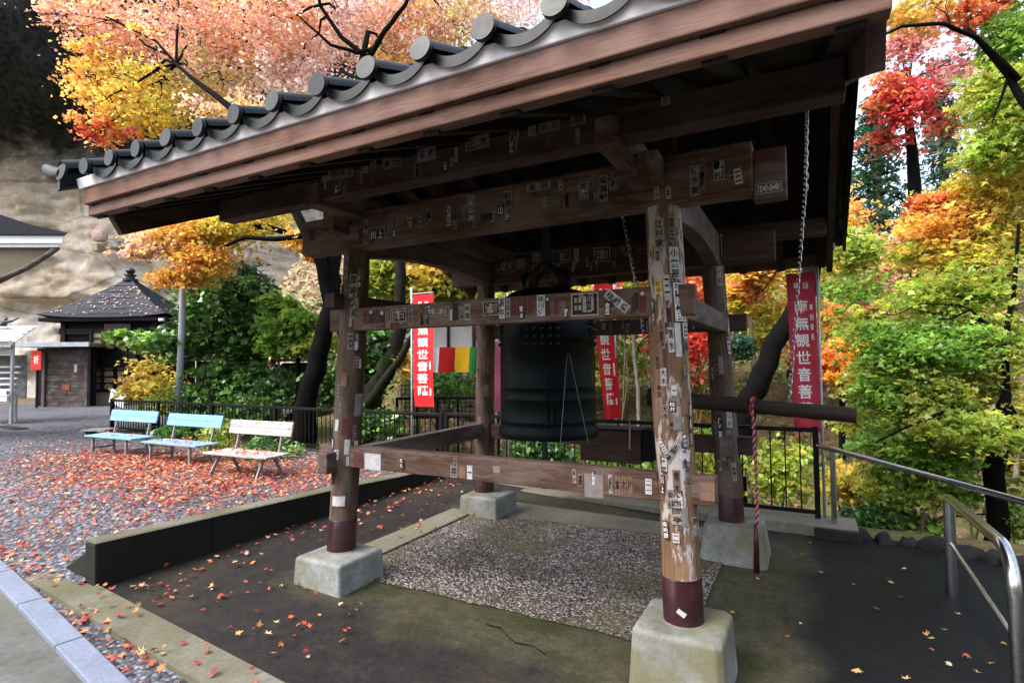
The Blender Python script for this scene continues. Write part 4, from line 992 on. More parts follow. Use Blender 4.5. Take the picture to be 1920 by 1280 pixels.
bxp = thing('wooden_box', 'dark brown wooden box fixed at the rear low rail beside the bell', 'box', (-1.3, 4.6, 0.8))
c0 = on(1088, 862, 1, 4.55); c1 = on(1198, 810, 1, 4.55)
MB().box(c0[0], c1[0], 4.55, 4.79, c0[2], c1[2]).build('box_body', 'beam_x', bxp, bevel=.006)
MB().box(c0[0] - .01, c1[0] + .01, 4.54, 4.8, c1[2] + .001, c1[2] + .018).build('box_lid', 'soffit_x', bxp, bevel=.004)
MB().box(c1[0] + .004, c1[0] + .1, 4.6, 4.78, c0[2] + .02, c1[2] + .02).build('black_cloth', 'dark_void', bxp, bevel=.01)
cd = MB(); p = on(1180, 790, 1, 4.5); q = on(1180, 842, 1, 4.5)
cd.tube([p, (p + q) / 2 + np.array([.004, 0, 0]), q], 0.006, 6); cd.build('hanging_cord', 'rope_white', bxp)
# ------------------------------------------------------------------ fences and handrails
def fence(name, label, x0, x1, y, zb, zt, step, post_step):
    t = thing(name, label, 'fence', ((x0 + x1) / 2, y, zb), 'black fences')
    MB().box(x0, x1, y - .022, y + .022, zt - .04, zt).build('top_rail', 'black_metal', t, bevel=.004)
    MB().box(x0, x1, y - .016, y + .016, zb + .05, zb + .085).build('bottom_rail', 'black_metal', t)
    hgt = zt - .04 - zb - .06
    me = MB().box(-.006, .006, -.006, .006, 0, hgt).build('bar', 'black_metal', t); mesh = me.data; me.location = (x0 + step, y, zb + .06)
    k = int((x1 - x0) / step)
    for i in range(2, k): link('bar', mesh, t, (x0 + i * step, y, zb + .06))
    k = max(1, round((x1 - x0) / post_step))
    for i in range(k + 1):
        x = x0 + (x1 - x0) * i / k
        MB().box(x - .024, x + .024, y - .024, y + .024, zb - .02, zt + .01).build('fence_post', 'black_metal', t)
    return t
fence('metal_fence', 'black barred metal fence on the pale kerb behind the bell tower', -4.2, 0.03, 5.97, 0.1, 0.955, 0.128, 1.5)
fence('metal_fence', 'long black barred fence behind the three benches', -12.4, -4.3, 6.0, 0.31, 0.94, 0.088, 1.57)
def handrail(name, label, rails, posts_, loc, r=.026):
    t = thing(name, label, 'handrail', loc)
    for nm, pts, rr in rails: MB().tube(pts, rr, 14).build(nm, 'stainless', t, smooth=True, auto=50)
    for p0, p1, rr in posts_: MB().tube([p0, p1], rr, 14).build('rail_post', 'stainless', t, smooth=True, auto=50)
handrail('handrail', 'long steel handrail running from the fence end along the slope edge', [('top_rail', [(0.045, 5.92, .80), (.16, 5.8, .79), (1.06, 4.2, .775), (2.3, 2.0, .76)], .021)],
         [((.16, 5.86, -.1), (.16, 5.81, .77), .024), ((1.75, 3.0, -.1), (1.75, 3.0, .76), .024)], (.2, 5.8, 0))
bend = [(.8, 4.72, .655), (.8, 4.4, .672), (.8, 3.55, .70)] + [(.8, 3.55 - .2 * math.sin(t), .50 + .2 * math.cos(t)) for t in np.linspace(0.15, math.pi / 2, 8)] + [(.8, 3.35, .2), (.8, 3.35, -.05)]
handrail('handrail', 'short bent steel stair rail standing in the bottom right foreground', [('top_rail', bend, .03), ('mid_rail', [(.8, 4.7, .36), (.8, 3.36, .30)], .014)],
         [((.8, 4.7, -.05), (.8, 4.7, .65), .034)], (.8, 4.0, 0))

# ------------------------------------------------------------------ banners and flag
def cloth(name, F, n, m, mat, parent, th=0.004):
    mb = MB(); vs = [F(i / n, j / m, 0) for j in range(m + 1) for i in range(n + 1)] + [F(i / n, j / m, -th) for j in range(m + 1) for i in range(n + 1)]
    o = (n + 1) * (m + 1); fs = []
    for j in range(m):
        for i in range(n):
            a = j * (n + 1) + i; q = (a, a + 1, a + n + 2, a + n + 1); fs += [q, tuple(x + o for x in q[::-1])]
    return mb.add(vs, fs).build(name, mat, parent, smooth=True)
def banner(label, p, yaw, w, h, mat, pole_side=-1, text='南無観世音菩薩', small='奉納', skew=0.0, amp=0.02, pole=True, ph=0.0, side_text='', ground=0.1):
    t = thing('banner', label, 'banner', (p[0], p[1], ground), 'red temple banners')
    u = np.array([math.cos(yaw), math.sin(yaw), 0]); nr = np.array([u[1], -u[0], 0])   # nr points towards the viewer side
    p = V3(p)       # top centre
    def F(s, v, l):  # s 0..1 left to right, v 0..1 bottom to top
        bend = amp * (math.sin(v * 5.2 + ph) + 0.6 * math.sin(s * 6 + v * 2 + ph)) * (1.2 - v)
        return p + u * ((s - .5) * w * (0.93 + 0.07 * v) + skew * (1 - v)) + UP * ((v - 1) * h) + nr * (bend + l)
    c = cloth('banner_cloth', F, 10, 40, mat, t)
    def put(ch, s0, v0, sx, sv):
        v, fs = glyph(ch); MB().add([F(s0 + a * sx, v0 + b * sv, .004) for a, b in v], fs).build('character', 'banner_ink', c)
    k = len(text); top = 0.84; bot = 0.09; dv = (top - bot) / k
    for i, ch in enumerate(text): put(ch, 0.47, top - dv * (i + .5), 0.5, dv * .8)
    if small: put(small[0], 0.34, .92, .2, .045); put(small[1], .66, .92, .2, .045)
    for i, ch in enumerate(side_text): put(ch, 0.83, .78 - i * .062, .13, .042)
    if not side_text:
        MB().add([F(.8, .1, .004), F(.87, .1, .004), F(.87, .4, .004), F(.8, .4, .004)], [(0, 1, 2, 3)]).build('name_strip', 'banner_ink', c)
    if pole:
        q = p + u * (pole_side * (w / 2 + .025))
        MB().tube([(q[0], q[1], ground - .3), (q[0], q[1], p[2] + .12)], .013, 8).build('banner_pole', 'galvanised', t, smooth=True)
        MB().tube([q + UP * .02, p + u * (-pole_side * w / 2) + UP * .02], .007, 6).build('cross_bar', 'galvanised', t)
    return t
banner('bright red banner with white characters on a pale pole left of the rear post', (-4.98, 6.5, 2.61), 0.0, .37, 1.64, 'banner_red', skew=0.02)
banner('narrow red banner hanging turned beside the bell', (-2.21, 6.5, 2.60), 1.12, .32, 1.70, 'banner_red', skew=0.06, amp=.035, ph=1.0, pole_side=1)
banner('faded red banner behind the striking log near the fence end', (-0.06, 6.02, 2.44), 0.0, .245, 1.53, 'banner_red_faded', pole_side=1, skew=0.03, side_text='奉納者名')
pk = thing('banner', 'faded pink banner seen edge-on right of the rear left post', 'banner', (-3.98, 7.4, 0), 'red temple banners')
pc = at(937, 640, 8.4); pb = at(928, 772, 8.4)
cloth('banner_cloth', lambda s, v, l: V3(pb) + (V3(pc) - V3(pb)) * v + np.array([.09, .3, 0]) * (s - .5) * (1 + .3 * math.sin(v * 9)) + np.array([.02 * math.sin(v * 8), l, 0]), 6, 30, 'banner_pink', pk)
MB().tube([V3(pc) + np.array([.06, .15, .9]), (pc[0] + .06, pc[1] + .15, -.3)], .013, 8).build('banner_pole', 'galvanised', pk, smooth=True)
fl = thing('temple_flag', 'striped white red yellow and green cloth flag in front of pale building', 'flag', tuple(at(850, 700, 11.5)))
xs_ = [812, 824, 854, 881, 893]
for i, nm in enumerate(('flag_white', 'flag_red', 'flag_yellow', 'flag_green')):
    a0, a1 = at(xs_[i], 651 - (xs_[i] - 815) * .01, 11.5), at(xs_[i + 1], 651, 11.5); b0 = at(xs_[i] - 2, 698, 11.5); b1 = at(xs_[i + 1] - 3, 698, 11.5)
    def F(s, v, l, a0=a0, a1=a1, b0=b0, b1=b1, i=i): return (b0 + (b1 - b0) * s) * (1 - v) + (a0 + (a1 - a0) * s) * v + CF * (l + .03 * math.sin((i + s) * 3.3) * (1.1 - v))
    cloth('stripe', F, 8, 10, nm, fl)

# ------------------------------------------------------------------ benches
def bench(label, c, yaw, L_, mseat, mback, legs='straight', zg=0.352):
    t = thing('bench', label, 'bench', (c[0], c[1], zg), 'benches on the gravel court')
    u = np.array([math.cos(yaw), math.sin(yaw), 0]); v = np.array([-math.sin(yaw), math.cos(yaw), 0]); c = np.array([c[0], c[1], zg])
    for k in range(3):
        MB().obox(c + v * (-.115 + k * .115) + UP * (.243 + random.uniform(-.003, .003)), u * L_ / 2, v * .053, UP * .011).build('seat_slat', mseat, t, bevel=.004)
    tilt = v * math.sin(.22) + UP * math.cos(.22)
    for k in range(2):
        MB().obox(c + v * .182 + UP * .43 + tilt * (.042 + k * .083), u * L_ / 2, np.cross(u, tilt) * .011, tilt * .0405).build('back_board', mback, t, bevel=.004)
    for s in (-1, 1):
        e = c + u * s * (L_ / 2 - .16)
        if legs == 'straight':
            MB().bar(e - v * .13, e - v * .13 + UP * .23, .03, .03, (1, 0, 0)).build('leg', 'bench_leg', t); MB().bar(e + v * .15, e + v * .15 + UP * .23, .03, .03, (1, 0, 0)).build('leg', 'bench_leg', t)
            MB().bar(e - v * .13 + UP * .07, e + v * .15 + UP * .07, .02, .025).build('foot_brace', 'bench_leg', t)
        else:
            MB().bar(e - v * .17 - u * s * -.02, e - v * .05 + UP * .23, .032, .022, (1, 0, 0)).build('leg', 'bench_leg', t); MB().bar(e + v * .2, e + v * .07 + UP * .23, .032, .022, (1, 0, 0)).build('leg', 'bench_leg', t)
        MB().bar(e - v * .16 + UP * .226, e + v * .17 + UP * .226, .03, .02).build('seat_bearer', 'bench_leg', t)
        MB().bar(e + v * .15 + UP * .22, e + v * .235 + UP * .6, .03, .022, (1, 0, 0)).build('back_support', 'bench_leg', t)
bench('sky blue bench farthest left of the row on the gravel court', (-8.8, 4.36), .05, 1.12, 'bench_blue', 'bench_blue')
bench('blue bench with faded seat in the middle of the row of three', (-7.28, 4.33), .04, 1.12, 'bench_blue_faded', 'bench_blue')
bench('weathered white bench with splayed legs nearest the bell tower', (-5.68, 4.13), .06, 1.02, 'bench_white', 'bench_white', 'splayed')

# ------------------------------------------------------------------ buildings round the court
def W3(px, py, b): return V3(at(px, py, b))
def slab(c_px, b, half_a, half_b, z0, z1): pass
def fr(a, b, z): return CR * a + CF * b + UP * z
def fbox(a0, a1, b0, b1, z0, z1): 
    return [fr(a0, b0, z0), fr(a1, b0, z0), fr(a1, b1, z0), fr(a0, b1, z0), fr(a0, b0, z1), fr(a1, b0, z1), fr(a1, b1, z1), fr(a0, b1, z1)]
def pa(px, b): return (px - 960) / FPX * b
def pz(py, b, px=200): return at(px, py, b)[2]
def FB(name, a0, a1, b0, b1, z0, z1, mat, parent, bevel=0.0): return MB().hexa(fbox(a0, a1, b0, b1, z0, z1)).build(name, mat, parent, bevel=bevel)
# -- small hall with black pyramid roof
HB = 19.9; ha = pa(242, HB); hd = 1.4
hall = thing('small_hall', 'small dark wooden hall with black pyramid roof below the cliff', 'building', fr(ha, HB, .2))
he, hz, hap = 2.2, pz(594, 18.5), pz(524, HB, 242)
vs = []; N = 8
for i in range(N + 1):
    t = i / N; r = he * (1 - t) + .12 * t; z = hz + (hap - hz) * (t ** 1.25)
    for k in range(4):
        for j in range(6):
            q = -1 + 2 * j / 6; lift = .12 * abs(q) ** 3 * (1 - t)
            p = [(q, -1), (1, q), (-q, 1), (-1, -q)][k]; vs.append(fr(ha + p[0] * r, HB + p[1] * (hd * (1 - t) + .12 * t), z + lift))
R24 = 24
fs = [(i * R24 + j, i * R24 + (j + 1) % R24, (i + 1) * R24 + (j + 1) % R24, (i + 1) * R24 + j) for i in range(N) for j in range(R24)]
roofh = MB().add(vs, fs).build('roof', 'slate_roof', hall)
FB('roof', ha - he + .05, ha + he - .05, HB - hd + .05, HB + hd - .05, hz - .12, hz - .003, 'dark_void', hall)
for k in range(1, 7):   # horizontal courses of the roof
    t = k / 7.0; r = he * (1 - t) + .12 * t + .012; z = hz + (hap - hz) * (t ** 1.25)
    rb_ = hd * (1 - t) + .12 * t + .012; MB().hexa(fbox(ha - r, ha + r, HB - rb_, HB - rb_ + .05, z - .015, z + .02)).build('roof_course', 'slate_roof', roofh)
fin = MB(); c = fr(ha, HB, hap - .05)
fin.lathe([(0.0, 0), (.24, 0), (.24, .08), (.14, .11), (.14, .18), (.2, .2), (.2, .24), (.08, .26), (.13, .32), (.155, .38), (.12, .45), (.0, .5)], c, 16)
fin.build('finial', 'iron_dark', roofh, smooth=True, auto=40)
FB('wall', ha - 1.62, ha + 1.7, HB - .95, HB + 1.2, .1, hz - .1, 'dark_void', hall)
FB('lower_wall', ha - 1.0, ha + .1, HB - 1.01, HB - .96, .15, .72, 'wall_tan', hall)
FB('lintel', ha - 1.7, ha + 1.75, HB - 1.05, HB - .96, hz - .55, hz - .35, 'soffit_x', hall)
FB('name_plaque', ha - .1, ha + .8, HB - 1.11, HB - 1.06, hz - .62, hz - .2, 'collar_red', hall)
# lattice window
WB = HB - 1.0
wa0, wa1 = pa(174, WB), pa(242, WB); wz0, wz1 = pz(730, WB), pz(622, WB)
win = FB('window', wa0, wa1, WB - .06, WB - .02, wz0, wz1, 'wall_tan', hall)
FB('window_gap', wa0 + .02, wa1 + .3, WB - .12, WB - .065, pz(690, WB), pz(655, WB), 'dark_void', win)
for i in range(10):
    z = wz0 + (wz1 - wz0) * i / 9; FB('muntin', wa0, wa1, WB - .11, WB - .062, z - .025, z + .025, 'soffit_x', win)
for q in (0, .33, .98): FB('muntin', wa0 + (wa1 - wa0) * q - .03, wa0 + (wa1 - wa0) * q + .05, WB - .14, WB - .063, wz0 - .05, wz1 + .05, 'soffit_z', win)
for q in (-1.62, .2, 1.5): FB('pillar', ha + q, ha + q + .15, HB - 1.07, HB - .955, .1, hz - .1, 'soffit_z', hall)
b_ = 19.1; l = MB(); l.tube([W3(303, 597, 18.6), W3(303, 602, 18.6)], .09, 10); l.build('lamp_globe', 'white_paint', hall, smooth=True)
# -- lean-to shed with plank door
SB = 18.0
shed = thing('lean_to_shed', 'low lean-to shed with weathered plank door beside the small hall', 'shed', fr(pa(110, SB), SB, .2))
FB('shed_roof', pa(45, SB), pa(190, SB), SB - .5, SB + .85, pz(650, SB), pz(643, SB), 'weathered_x', shed, .02)
FB('shed_roof_edge', pa(45, SB), pa(190, SB), SB - .56, SB - .505, pz(650, SB), pz(642, SB), 'galvanised', shed)
FB('back_wall', pa(52, SB), pa(160, SB), SB + .35, SB + .5, .1, pz(651, SB), 'dark_void', shed)
da0, da1 = pa(86, SB), pa(158, SB); dz0, dz1 = pz(764, SB), pz(652, SB)
dr = thing  # door frame and planks
for x in (pa(80, SB), pa(160, SB)): FB('door_post', x, x + .1, SB - .03, SB + .1, dz0 - .05, dz1, 'weathered_z', shed)
door = FB('door', da0, da1, SB + .06, SB + .09, dz0, dz1, 'weathered_x', shed)
npk = 9
for i in range(npk):
    z0 = dz0 + (dz1 - dz0) * i / npk + .008; z1 = dz0 + (dz1 - dz0) * (i + 1) / npk - .008
    FB('door_plank', da0, da1, SB + .03 + random.uniform(-.008, .008), SB + .058, z0, z1, 'weathered_x', door)
FB('notice', pa(139, SB), pa(145, SB), SB + .005, SB + .012, pz(697, SB), pz(682, SB), 'paper_white', door)
FB('repair_patch', pa(117, SB), pa(131, SB), SB + .008, SB + .02, pz(730, SB), pz(720, SB), 'hut_orange', door)
# -- red sign
sg_ = thing('red_sign', 'red upright signboard with white character between stand and plank door', 'sign', fr(pa(67, 17.6), 17.6, .2))
FB('board', pa(58, 17.6), pa(77, 17.6), 17.6, 17.63, pz(692, 17.6), pz(656, 17.6), 'sign_red', sg_)
FB('sign_post', pa(66, 17.6), pa(69, 17.6), 17.64, 17.68, .15, pz(660, 17.6), 'dark_void', sg_)
gv = MB()
for i, ch in enumerate('祈'):
    v, f_ = glyph(ch); cpt = fr(pa(68, 17.6), 17.595, pz(673, 17.6)); gv.add([cpt + CR * a * .16 + UP * b * .26 for a, b in v], f_)
gv.build('sign_text', 'banner_ink', sg_)
# -- white omikuji / display stand
DB = 13.2
st = thing('display_stand', 'white roofed display stand with slatted shelves at the left edge', 'display stand', fr(pa(20, DB), DB, .25))
zt0, zt1 = pz(640, DB), pz(612, DB); aL, aR = pa(-90, DB), pa(62, DB)
mb = MB(); mb.hexa([fr(aL, DB - .55, zt0 - .03), fr(aR + .05, DB - .55, zt0 - .03), fr(aR - .1, DB + .2, zt1), fr(aL, DB + .2, zt1), fr(aL, DB - .55, zt0), fr(aR + .05, DB - .55, zt0), fr(aR - .1, DB + .2, zt1 + .04), fr(aL, DB + .2, zt1 + .04)])
rf = mb.build('roof', 'white_paint', st)
for i in range(5):
    t_ = (i + .2) / 5; bq = DB - .55 + .75 * t_; zq = zt0 + (zt1 + .04 - zt0) * t_
    MB().obox(fr((aL + aR) / 2 - .02, bq, zq + .022), CR * ((aR - aL) / 2 - .02), CF * .055 + UP * .02, UP * .012).build('roof_slat', 'white_paint', rf)
FB('roof_edge', aL, aR + .06, DB - .6, DB - .555, zt0 - .08, zt0 - .005, 'stone_grey', st)
for px in (48, -60): FB('post', pa(px, DB), pa(px + 4, DB), DB - .4, DB - .34, .2, zt0, 'galvanised', st)
FB('post', pa(36, DB), pa(39, DB), DB - .1, DB - .05, .2, pz(740, DB), 'galvanised', st)
FB('header_board', aL, pa(47, DB), DB - .36, DB - .33, pz(664, DB), pz(650, DB), 'shelf_board', st)
FB('back_panel', aL, pa(46, DB), DB + .05, DB + .09, pz(745, DB), pz(664, DB), 'stone_grey', st)
for i in range(6):
    z = pz(686 + i * 10.5, DB); FB('shelf_slat', aL, pa(40 + i, DB), DB - .05 - i * .05, DB + .0 - i * .05, z - .02, z + .02, 'white_paint', st)
FB('counter', aL, pa(47, DB), DB - .45, DB - .3, pz(748, DB), pz(737, DB), 'white_paint', st)
FB('counter_lip', aL, pa(47, DB), DB - .47, DB - .455, pz(736, DB), pz(728, DB), 'white_paint', st)
mb = MB(); q = W3(5, 600, DB)
mb.tube([W3(-12, 606, DB), W3(10, 604, DB), W3(22, 602, DB), W3(36, 596, DB)], [.06, .045, .03, .012], 8); mb.tube([W3(8, 604, DB), W3(12, 598, DB), W3(13, 594, DB)], [.04, .025, .01], 6)
mb.tube([W3(6, 612, DB), W3(6, 604, DB)], .07, 8); mb.build('roof_ornament', 'iron_dark', st, smooth=True)
# planks on the ground by the stand
mb = MB(); pl = tag(MB().obox(fr(pa(52, 12.3), 12.3, .25), CR * .28, CF * .12, UP * .05).build('plank_pile', 'weathered_x', None, bevel=.01), 'small pile of old planks lying at the foot of the display stand', 'planks')
cp = tag(MB().obox(fr(pa(0, 11.6), 11.9, .26), CR * .5 - CF * .3, CF * .12 + CR * .05, UP * .06).build('dark_curb', 'stone_dark', None, bevel=.01), 'dark sloping curb slab at the left edge under the display stand', 'kerb')
tb = thing('low_table', 'low bleached wooden table behind the farthest blue bench', 'table', fr(pa(185, 10.4), 10.4, .25))
for i in range(3): MB().obox(fr(pa(188, 10.4), 10.3 + i * .13, .42), CR * .22, CF * .055, UP * .012).build('top_slat', 'bench_white', tb)
for s in (-1, 1): MB().obox(fr(pa(188, 10.4) + s * .18, 10.43, .33), CR * .015, CF * .14, UP * .08).build('leg', 'bench_leg', tb)
gb = tag(MB().obox(fr(pa(222, 17), 17, .62), CR * .22 + UP * -.1, CF * .02, UP * .2 + CF * .05).build('leaning_board', 'shelf_board', None), 'pale grey board leaning by the small hall behind the blue bench', 'board')
# -- temple hall eave at the upper left edge
EB = 9.0
eh = thing('main_hall', 'corner of large hall with navy roof and white fascia at left edge', 'building', fr(pa(-300, EB), EB + 2, .2))
def prof_px(pts, b0, b1): 
    n = len(pts); vs = [W3(x, y, b0) for x, y in pts]; vs += [v + (CF - CR * 1.15) * (b1 - b0) for v in vs]
    fs = [tuple(range(n))[::-1], tuple(range(n, 2 * n))] + [(i, (i + 1) % n, n + (i + 1) % n, n + i) for i in range(n)]
    return vs, fs
def pp(nm, pts, b0, b1, mat, bevel=0): return MB().add(*prof_px(pts, b0, b1)).build(nm, mat, eh, bevel=bevel)
pp('roof', [(-260, 320), (-100, 368), (0, 402), (60, 422), (128, 436), (124, 440), (-260, 438)], EB - .05, EB + 1.5, 'slate_roof')
pp('fascia', [(-260, 441), (120, 441), (116, 456), (-260, 456)], EB, EB + .2, 'white_paint', .006)
pp('fascia_lower', [(-260, 457), (112, 457), (108, 463), (-260, 463)], EB + .04, EB + .2, 'white_paint')
cur = [(108, 464), (95, 474), (75, 487), (50, 502), (20, 516), (-20, 530), (-120, 555), (-260, 575)]
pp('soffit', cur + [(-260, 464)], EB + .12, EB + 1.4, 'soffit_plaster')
mb = MB(); mb.tube([W3(x, y, EB + .08) for x, y in cur], .045, 8); mb.build('curved_rim', 'weathered_x', eh, smooth=True)
pp('wall', [(-400, 570), (-200, 570), (-200, 800), (-400, 800)], EB + .6, EB + 1.2, 'white_plaster')
# -- pole and yellow stake
gp = MB(); gp.tube([W3(333, 800, 10.8), W3(341, 620, 10.8), W3(347, 440, 10.8), W3(351, 330, 10.8)], .062, 12)
tag(gp.build('grey_pole', 'galvanised', None, smooth=True), 'tall grey steel pole behind the blue benches in the garden', 'pole')
gp = MB(); gp.tube([W3(262, 772, 12.2), W3(290, 650, 12.2)], .055, 8)
tag(gp.build('yellow_stake', 'yellow_paint', None, smooth=True), 'slanting yellow stake in the yellow-leaved shrub behind the blue bench', 'stake')
# -- small orange hut / shrine with stone roof
HB2 = 14.5; hut = thing('small_shrine', 'small orange wooden shrine with flat stone roof among the garden shrubs', 'shrine', fr(pa(412, HB2), HB2, .2))
FB('stone_roof', pa(365, HB2), pa(455, HB2), HB2 - .5, HB2 + .8, pz(678, HB2), pz(664, HB2), 'stone_grey', hut, .05)
FB('body', pa(372, HB2), pa(448, HB2), HB2 - .1, HB2 + .6, .1, pz(679, HB2), 'dark_void', hut)
FB('door', pa(382, HB2), pa(412, HB2), HB2 - .16, HB2 - .11, pz(745, HB2), pz(684, HB2), 'hut_orange', hut)
FB('door', pa(424, HB2), pa(444, HB2), HB2 - .16, HB2 - .11, pz(745, HB2), pz(684, HB2), 'hut_orange', hut)
FB('pillar', pa(414, HB2), pa(421, HB2), HB2 - .2, HB2 - .11, .1, pz(679, HB2), 'stone_grey', hut)
FB('stone_base', pa(362, HB2), pa(452, HB2), HB2 - .4, HB2 + .7, .05, .4, 'stone_grey', hut, .03)
# -- metal frame
MF = 12.5; mf = thing('garden_trellis', 'thin pale metal trellis standing in the garden behind the white bench', 'trellis', fr(pa(555, MF), MF, .15))
for px in (515, 523, 596): MB().tube([W3(px + 2, 775, MF), W3(px, 675, MF)], .028, 8).build('upright', 'galvanised', mf, smooth=True)
MB().tube([W3(512, 675, MF), W3(600, 674, MF)], .035, 8).build('top_bar', 'galvanised', mf, smooth=True)
FB('panel', pa(525, MF), pa(595, MF), MF + .08, MF + .1, pz(735, MF, 560), pz(680, MF, 560), 'stone_dark', mf)
wb = thing('notice_board', 'small white notice board on legs in front of the leaning dark trunk', 'sign', fr(pa(575, 11.3), 11.3, .1))
FB('board', pa(560, 11.3), pa(580, 11.3), 11.3, 11.33, pz(745, 11.3, 570), pz(717, 11.3, 570), 'white_paint', wb)
FB('leg', pa(560, 11.3), pa(562, 11.3), 11.29, 11.34, .0, pz(745, 11.3, 570), 'galvanised', wb); FB('leg', pa(578, 11.3), pa(580, 11.3), 11.29, 11.34, .0, pz(745, 11.3, 570), 'galvanised', wb)
# -- pale building behind the flag
AB = 15.0; an = thing('garden_house', 'pale plastered timber house with lattice panels behind the striped flag', 'building', fr(pa(850, AB), AB, 0))
FB('wall', pa(745, AB), pa(1010, AB), AB, AB + 3, -.3, pz(560, AB, 850), 'wall_tan', an)
for a0, a1 in ((800, 838), (844, 885), (891, 935), (750, 795)): FB('plaster_panel', pa(a0, AB), pa(a1, AB), AB - .05, AB - .004, pz(652, AB, 850), pz(600, AB, 850), 'white_plaster', an)
for px in (797, 840, 888, 938): FB('timber', pa(px, AB), pa(px + 4, AB), AB - .1, AB - .004, -.2, pz(560, AB, 850), 'soffit_z', an)
FB('timber', pa(745, AB), pa(1010, AB), AB - .1, AB - .004, pz(658, AB, 850), pz(653, AB, 850), 'soffit_x', an)
for i in range(22):
    px = 752 + i * 8; FB('lattice_bar', pa(px, AB), pa(px + 1.6, AB), AB - .08, AB - .05, pz(790, AB, 850), pz(705, AB, 850), 'soffit_z', an)
for i in range(11):
    z = pz(705 + i * 8, AB, 850); FB('lattice_bar', pa(752, AB), pa(925, AB), AB - .05, AB - .03, z - .012, z + .012, 'soffit_x', an)
FB('roof', pa(720, AB), pa(1030, AB), AB - .9, AB + 4, pz(560, AB, 850), pz(548, AB, 850), 'slate_roof', an, .03)
# lattice fence before the house
lf = thing('net_fence', 'dark lattice garden fence below the striped flag', 'fence', fr(pa(850, 10.6), 10.6, 0))
za, zb = pz(746, 10.6, 850), pz(815, 10.6, 850)
for z in (za, (za + zb) / 2, zb): FB('rail', pa(742, 10.6), pa(940, 10.6), 10.58, 10.62, z - .025, z + .025, 'black_metal', lf)
for i in range(6): FB('fence_post', pa(742 + i * 38, 10.6), pa(746 + i * 38, 10.6), 10.56, 10.64, -.6, za, 'black_metal', lf)
# ------------------------------------------------------------------ cliff and hillside
ca = np.concatenate([np.arange(-60, -28, 0.5), np.arange(-28, -5, 0.14)]); cz = np.concatenate([np.arange(-.5, 14, .13), np.arange(14, 30, .5)])
A_, Z_ = np.meshgrid(ca, cz)
nz = fbm(A_ * .35 + 3, Z_ * .8); n2 = fbm(A_ * 1.1, Z_ * 2.6 + 5)
B_ = 27.2 + 1.6 * (nz - .5) + .5 * (n2 - .5) + .06 * np.abs(A_ + 24) 
B_ -= 3.8 * sstep(11.5, 14.5, Z_ + 1.2 * np.sin(A_ * .35)) * sstep(-17, -22, A_)           # dark overhang at the upper left
rid = 1 - np.abs(2 * fbm(A_ * .8 + 11, Z_ * 1.7 + 2, 5) - 1)
B_ += .3 * (rid - .8) + .14 * (fbm(A_ * 2.6, Z_ * 6.5, 4) - .5)
B_ += 5.5 * sstep(-15.5, -9.5, A_) + 0.16 * np.maximum(0, Z_ - 4) * sstep(-19, -14, A_) * 3
B_ -= .5 * sstep(5.0, 5.4, Z_ + .4 * np.sin(A_ * .5)) * sstep(9, 6, Z_)                       # ledge
P = A_[..., None] * CR + B_[..., None] * CF + Z_[..., None] * UP
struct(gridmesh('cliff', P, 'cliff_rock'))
nn = thing('rock_niche', 'small carved niche with pink stone figure in the tan cliff', 'niche', fr(pa(177, 26.3), 26.3, pz(460, 26.3)))
MB().obox(fr(pa(177, 26.4), 26.6, pz(440, 26.6)), CR * .32, CF * .25, UP * .3).build('niche_top', 'niche_pink', nn, bevel=.2)
MB().obox(fr(pa(177, 26.4), 26.5, pz(464, 26.6)), CR * .16, CF * .25, UP * .2).build('niche_figure', 'wall_tan', nn, bevel=.05)
MB().obox(fr(pa(209, 26.4), 26.6, pz(458, 26.6)), CR * .24, CF * .25, UP * .2).build('niche_ledge', 'stone_grey', nn, bevel=.06)

# ------------------------------------------------------------------ trees and plants
OR, PK, YE_, YG, GR, DG, RD, BRN = (0.88, .4, .12), (.95, .6, .55), (.85, .58, .1), (.52, .5, .09), (.13, .28, .045), (.028, .075, .028), (.55, .05, .045), (.33, .2, .1)
PALE = (.95, .78, .7); LG = (.3, .47, .075); OLV = (.3, .28, .06)
def fp(px, py, d, rx, ry, n, c1, c2=None, dr=None):
    k = d / FPX; r = rx * k; return (at(px, py, d), (r, (dr or r), ry * k), int(n * 1.7), c1, c2 or c1)
def tree(name, label, base, paths, pads, size, group=None, bark_='bark_dark', shape='kite', leaf='leaf', targets=True, br=.045, twigs=3, sprays=26, flat=.6, cat='tree', nk=1.0, extra=2):
    pads = [(p[0], p[1], int(p[2] * nk), *p[3:]) for p in pads]
    t = thing(name, label, cat, base, group)
    mb = MB(); starts = []
    for pts, rad in paths:
        P_ = [V3(p) for p in pts]
        # densify with slight irregularity
        Q = [P_[0]]; Rr = [rad[0]]
        for i in range(len(P_) - 1):
            for s in (1, 2, 3):
                q = P_[i] + (P_[i + 1] - P_[i]) * s / 3; 
                if s < 3: q = q + RNG.normal(size=3) * rad[i] * .22
                Q.append(q); Rr.append((rad[i] + (rad[i + 1] - rad[i]) * s / 3) * random.uniform(.94, 1.06))
        mb.tube(Q, Rr, 9, True); starts += Q[len(Q) // 3:]
    if targets:
        branches(mb, starts, [p[0] for p in pads], br, twigs=twigs)
        for p in pads:
            for _ in range(extra):
                e = V3(p[0]) + RNG.normal(size=3) * V3(p[1]) * .6
                mb.tube(wiggle(V3(p[0]) + RNG.normal(size=3) * .04, e, 5, .12), [br * .32, br * .26, br * .2, br * .14, br * .08], 4, False)
    mb.build('trunk', bark_, t, smooth=True)
    foliage('crown', pads, size, shape, leaf, t, sprays=sprays, flat=flat)
    return t
def G(px, py, d, z=None):
    p = at(px, py, d); p[2] = float(H(p[0], p[1])) - .05 if z is None else z; return p

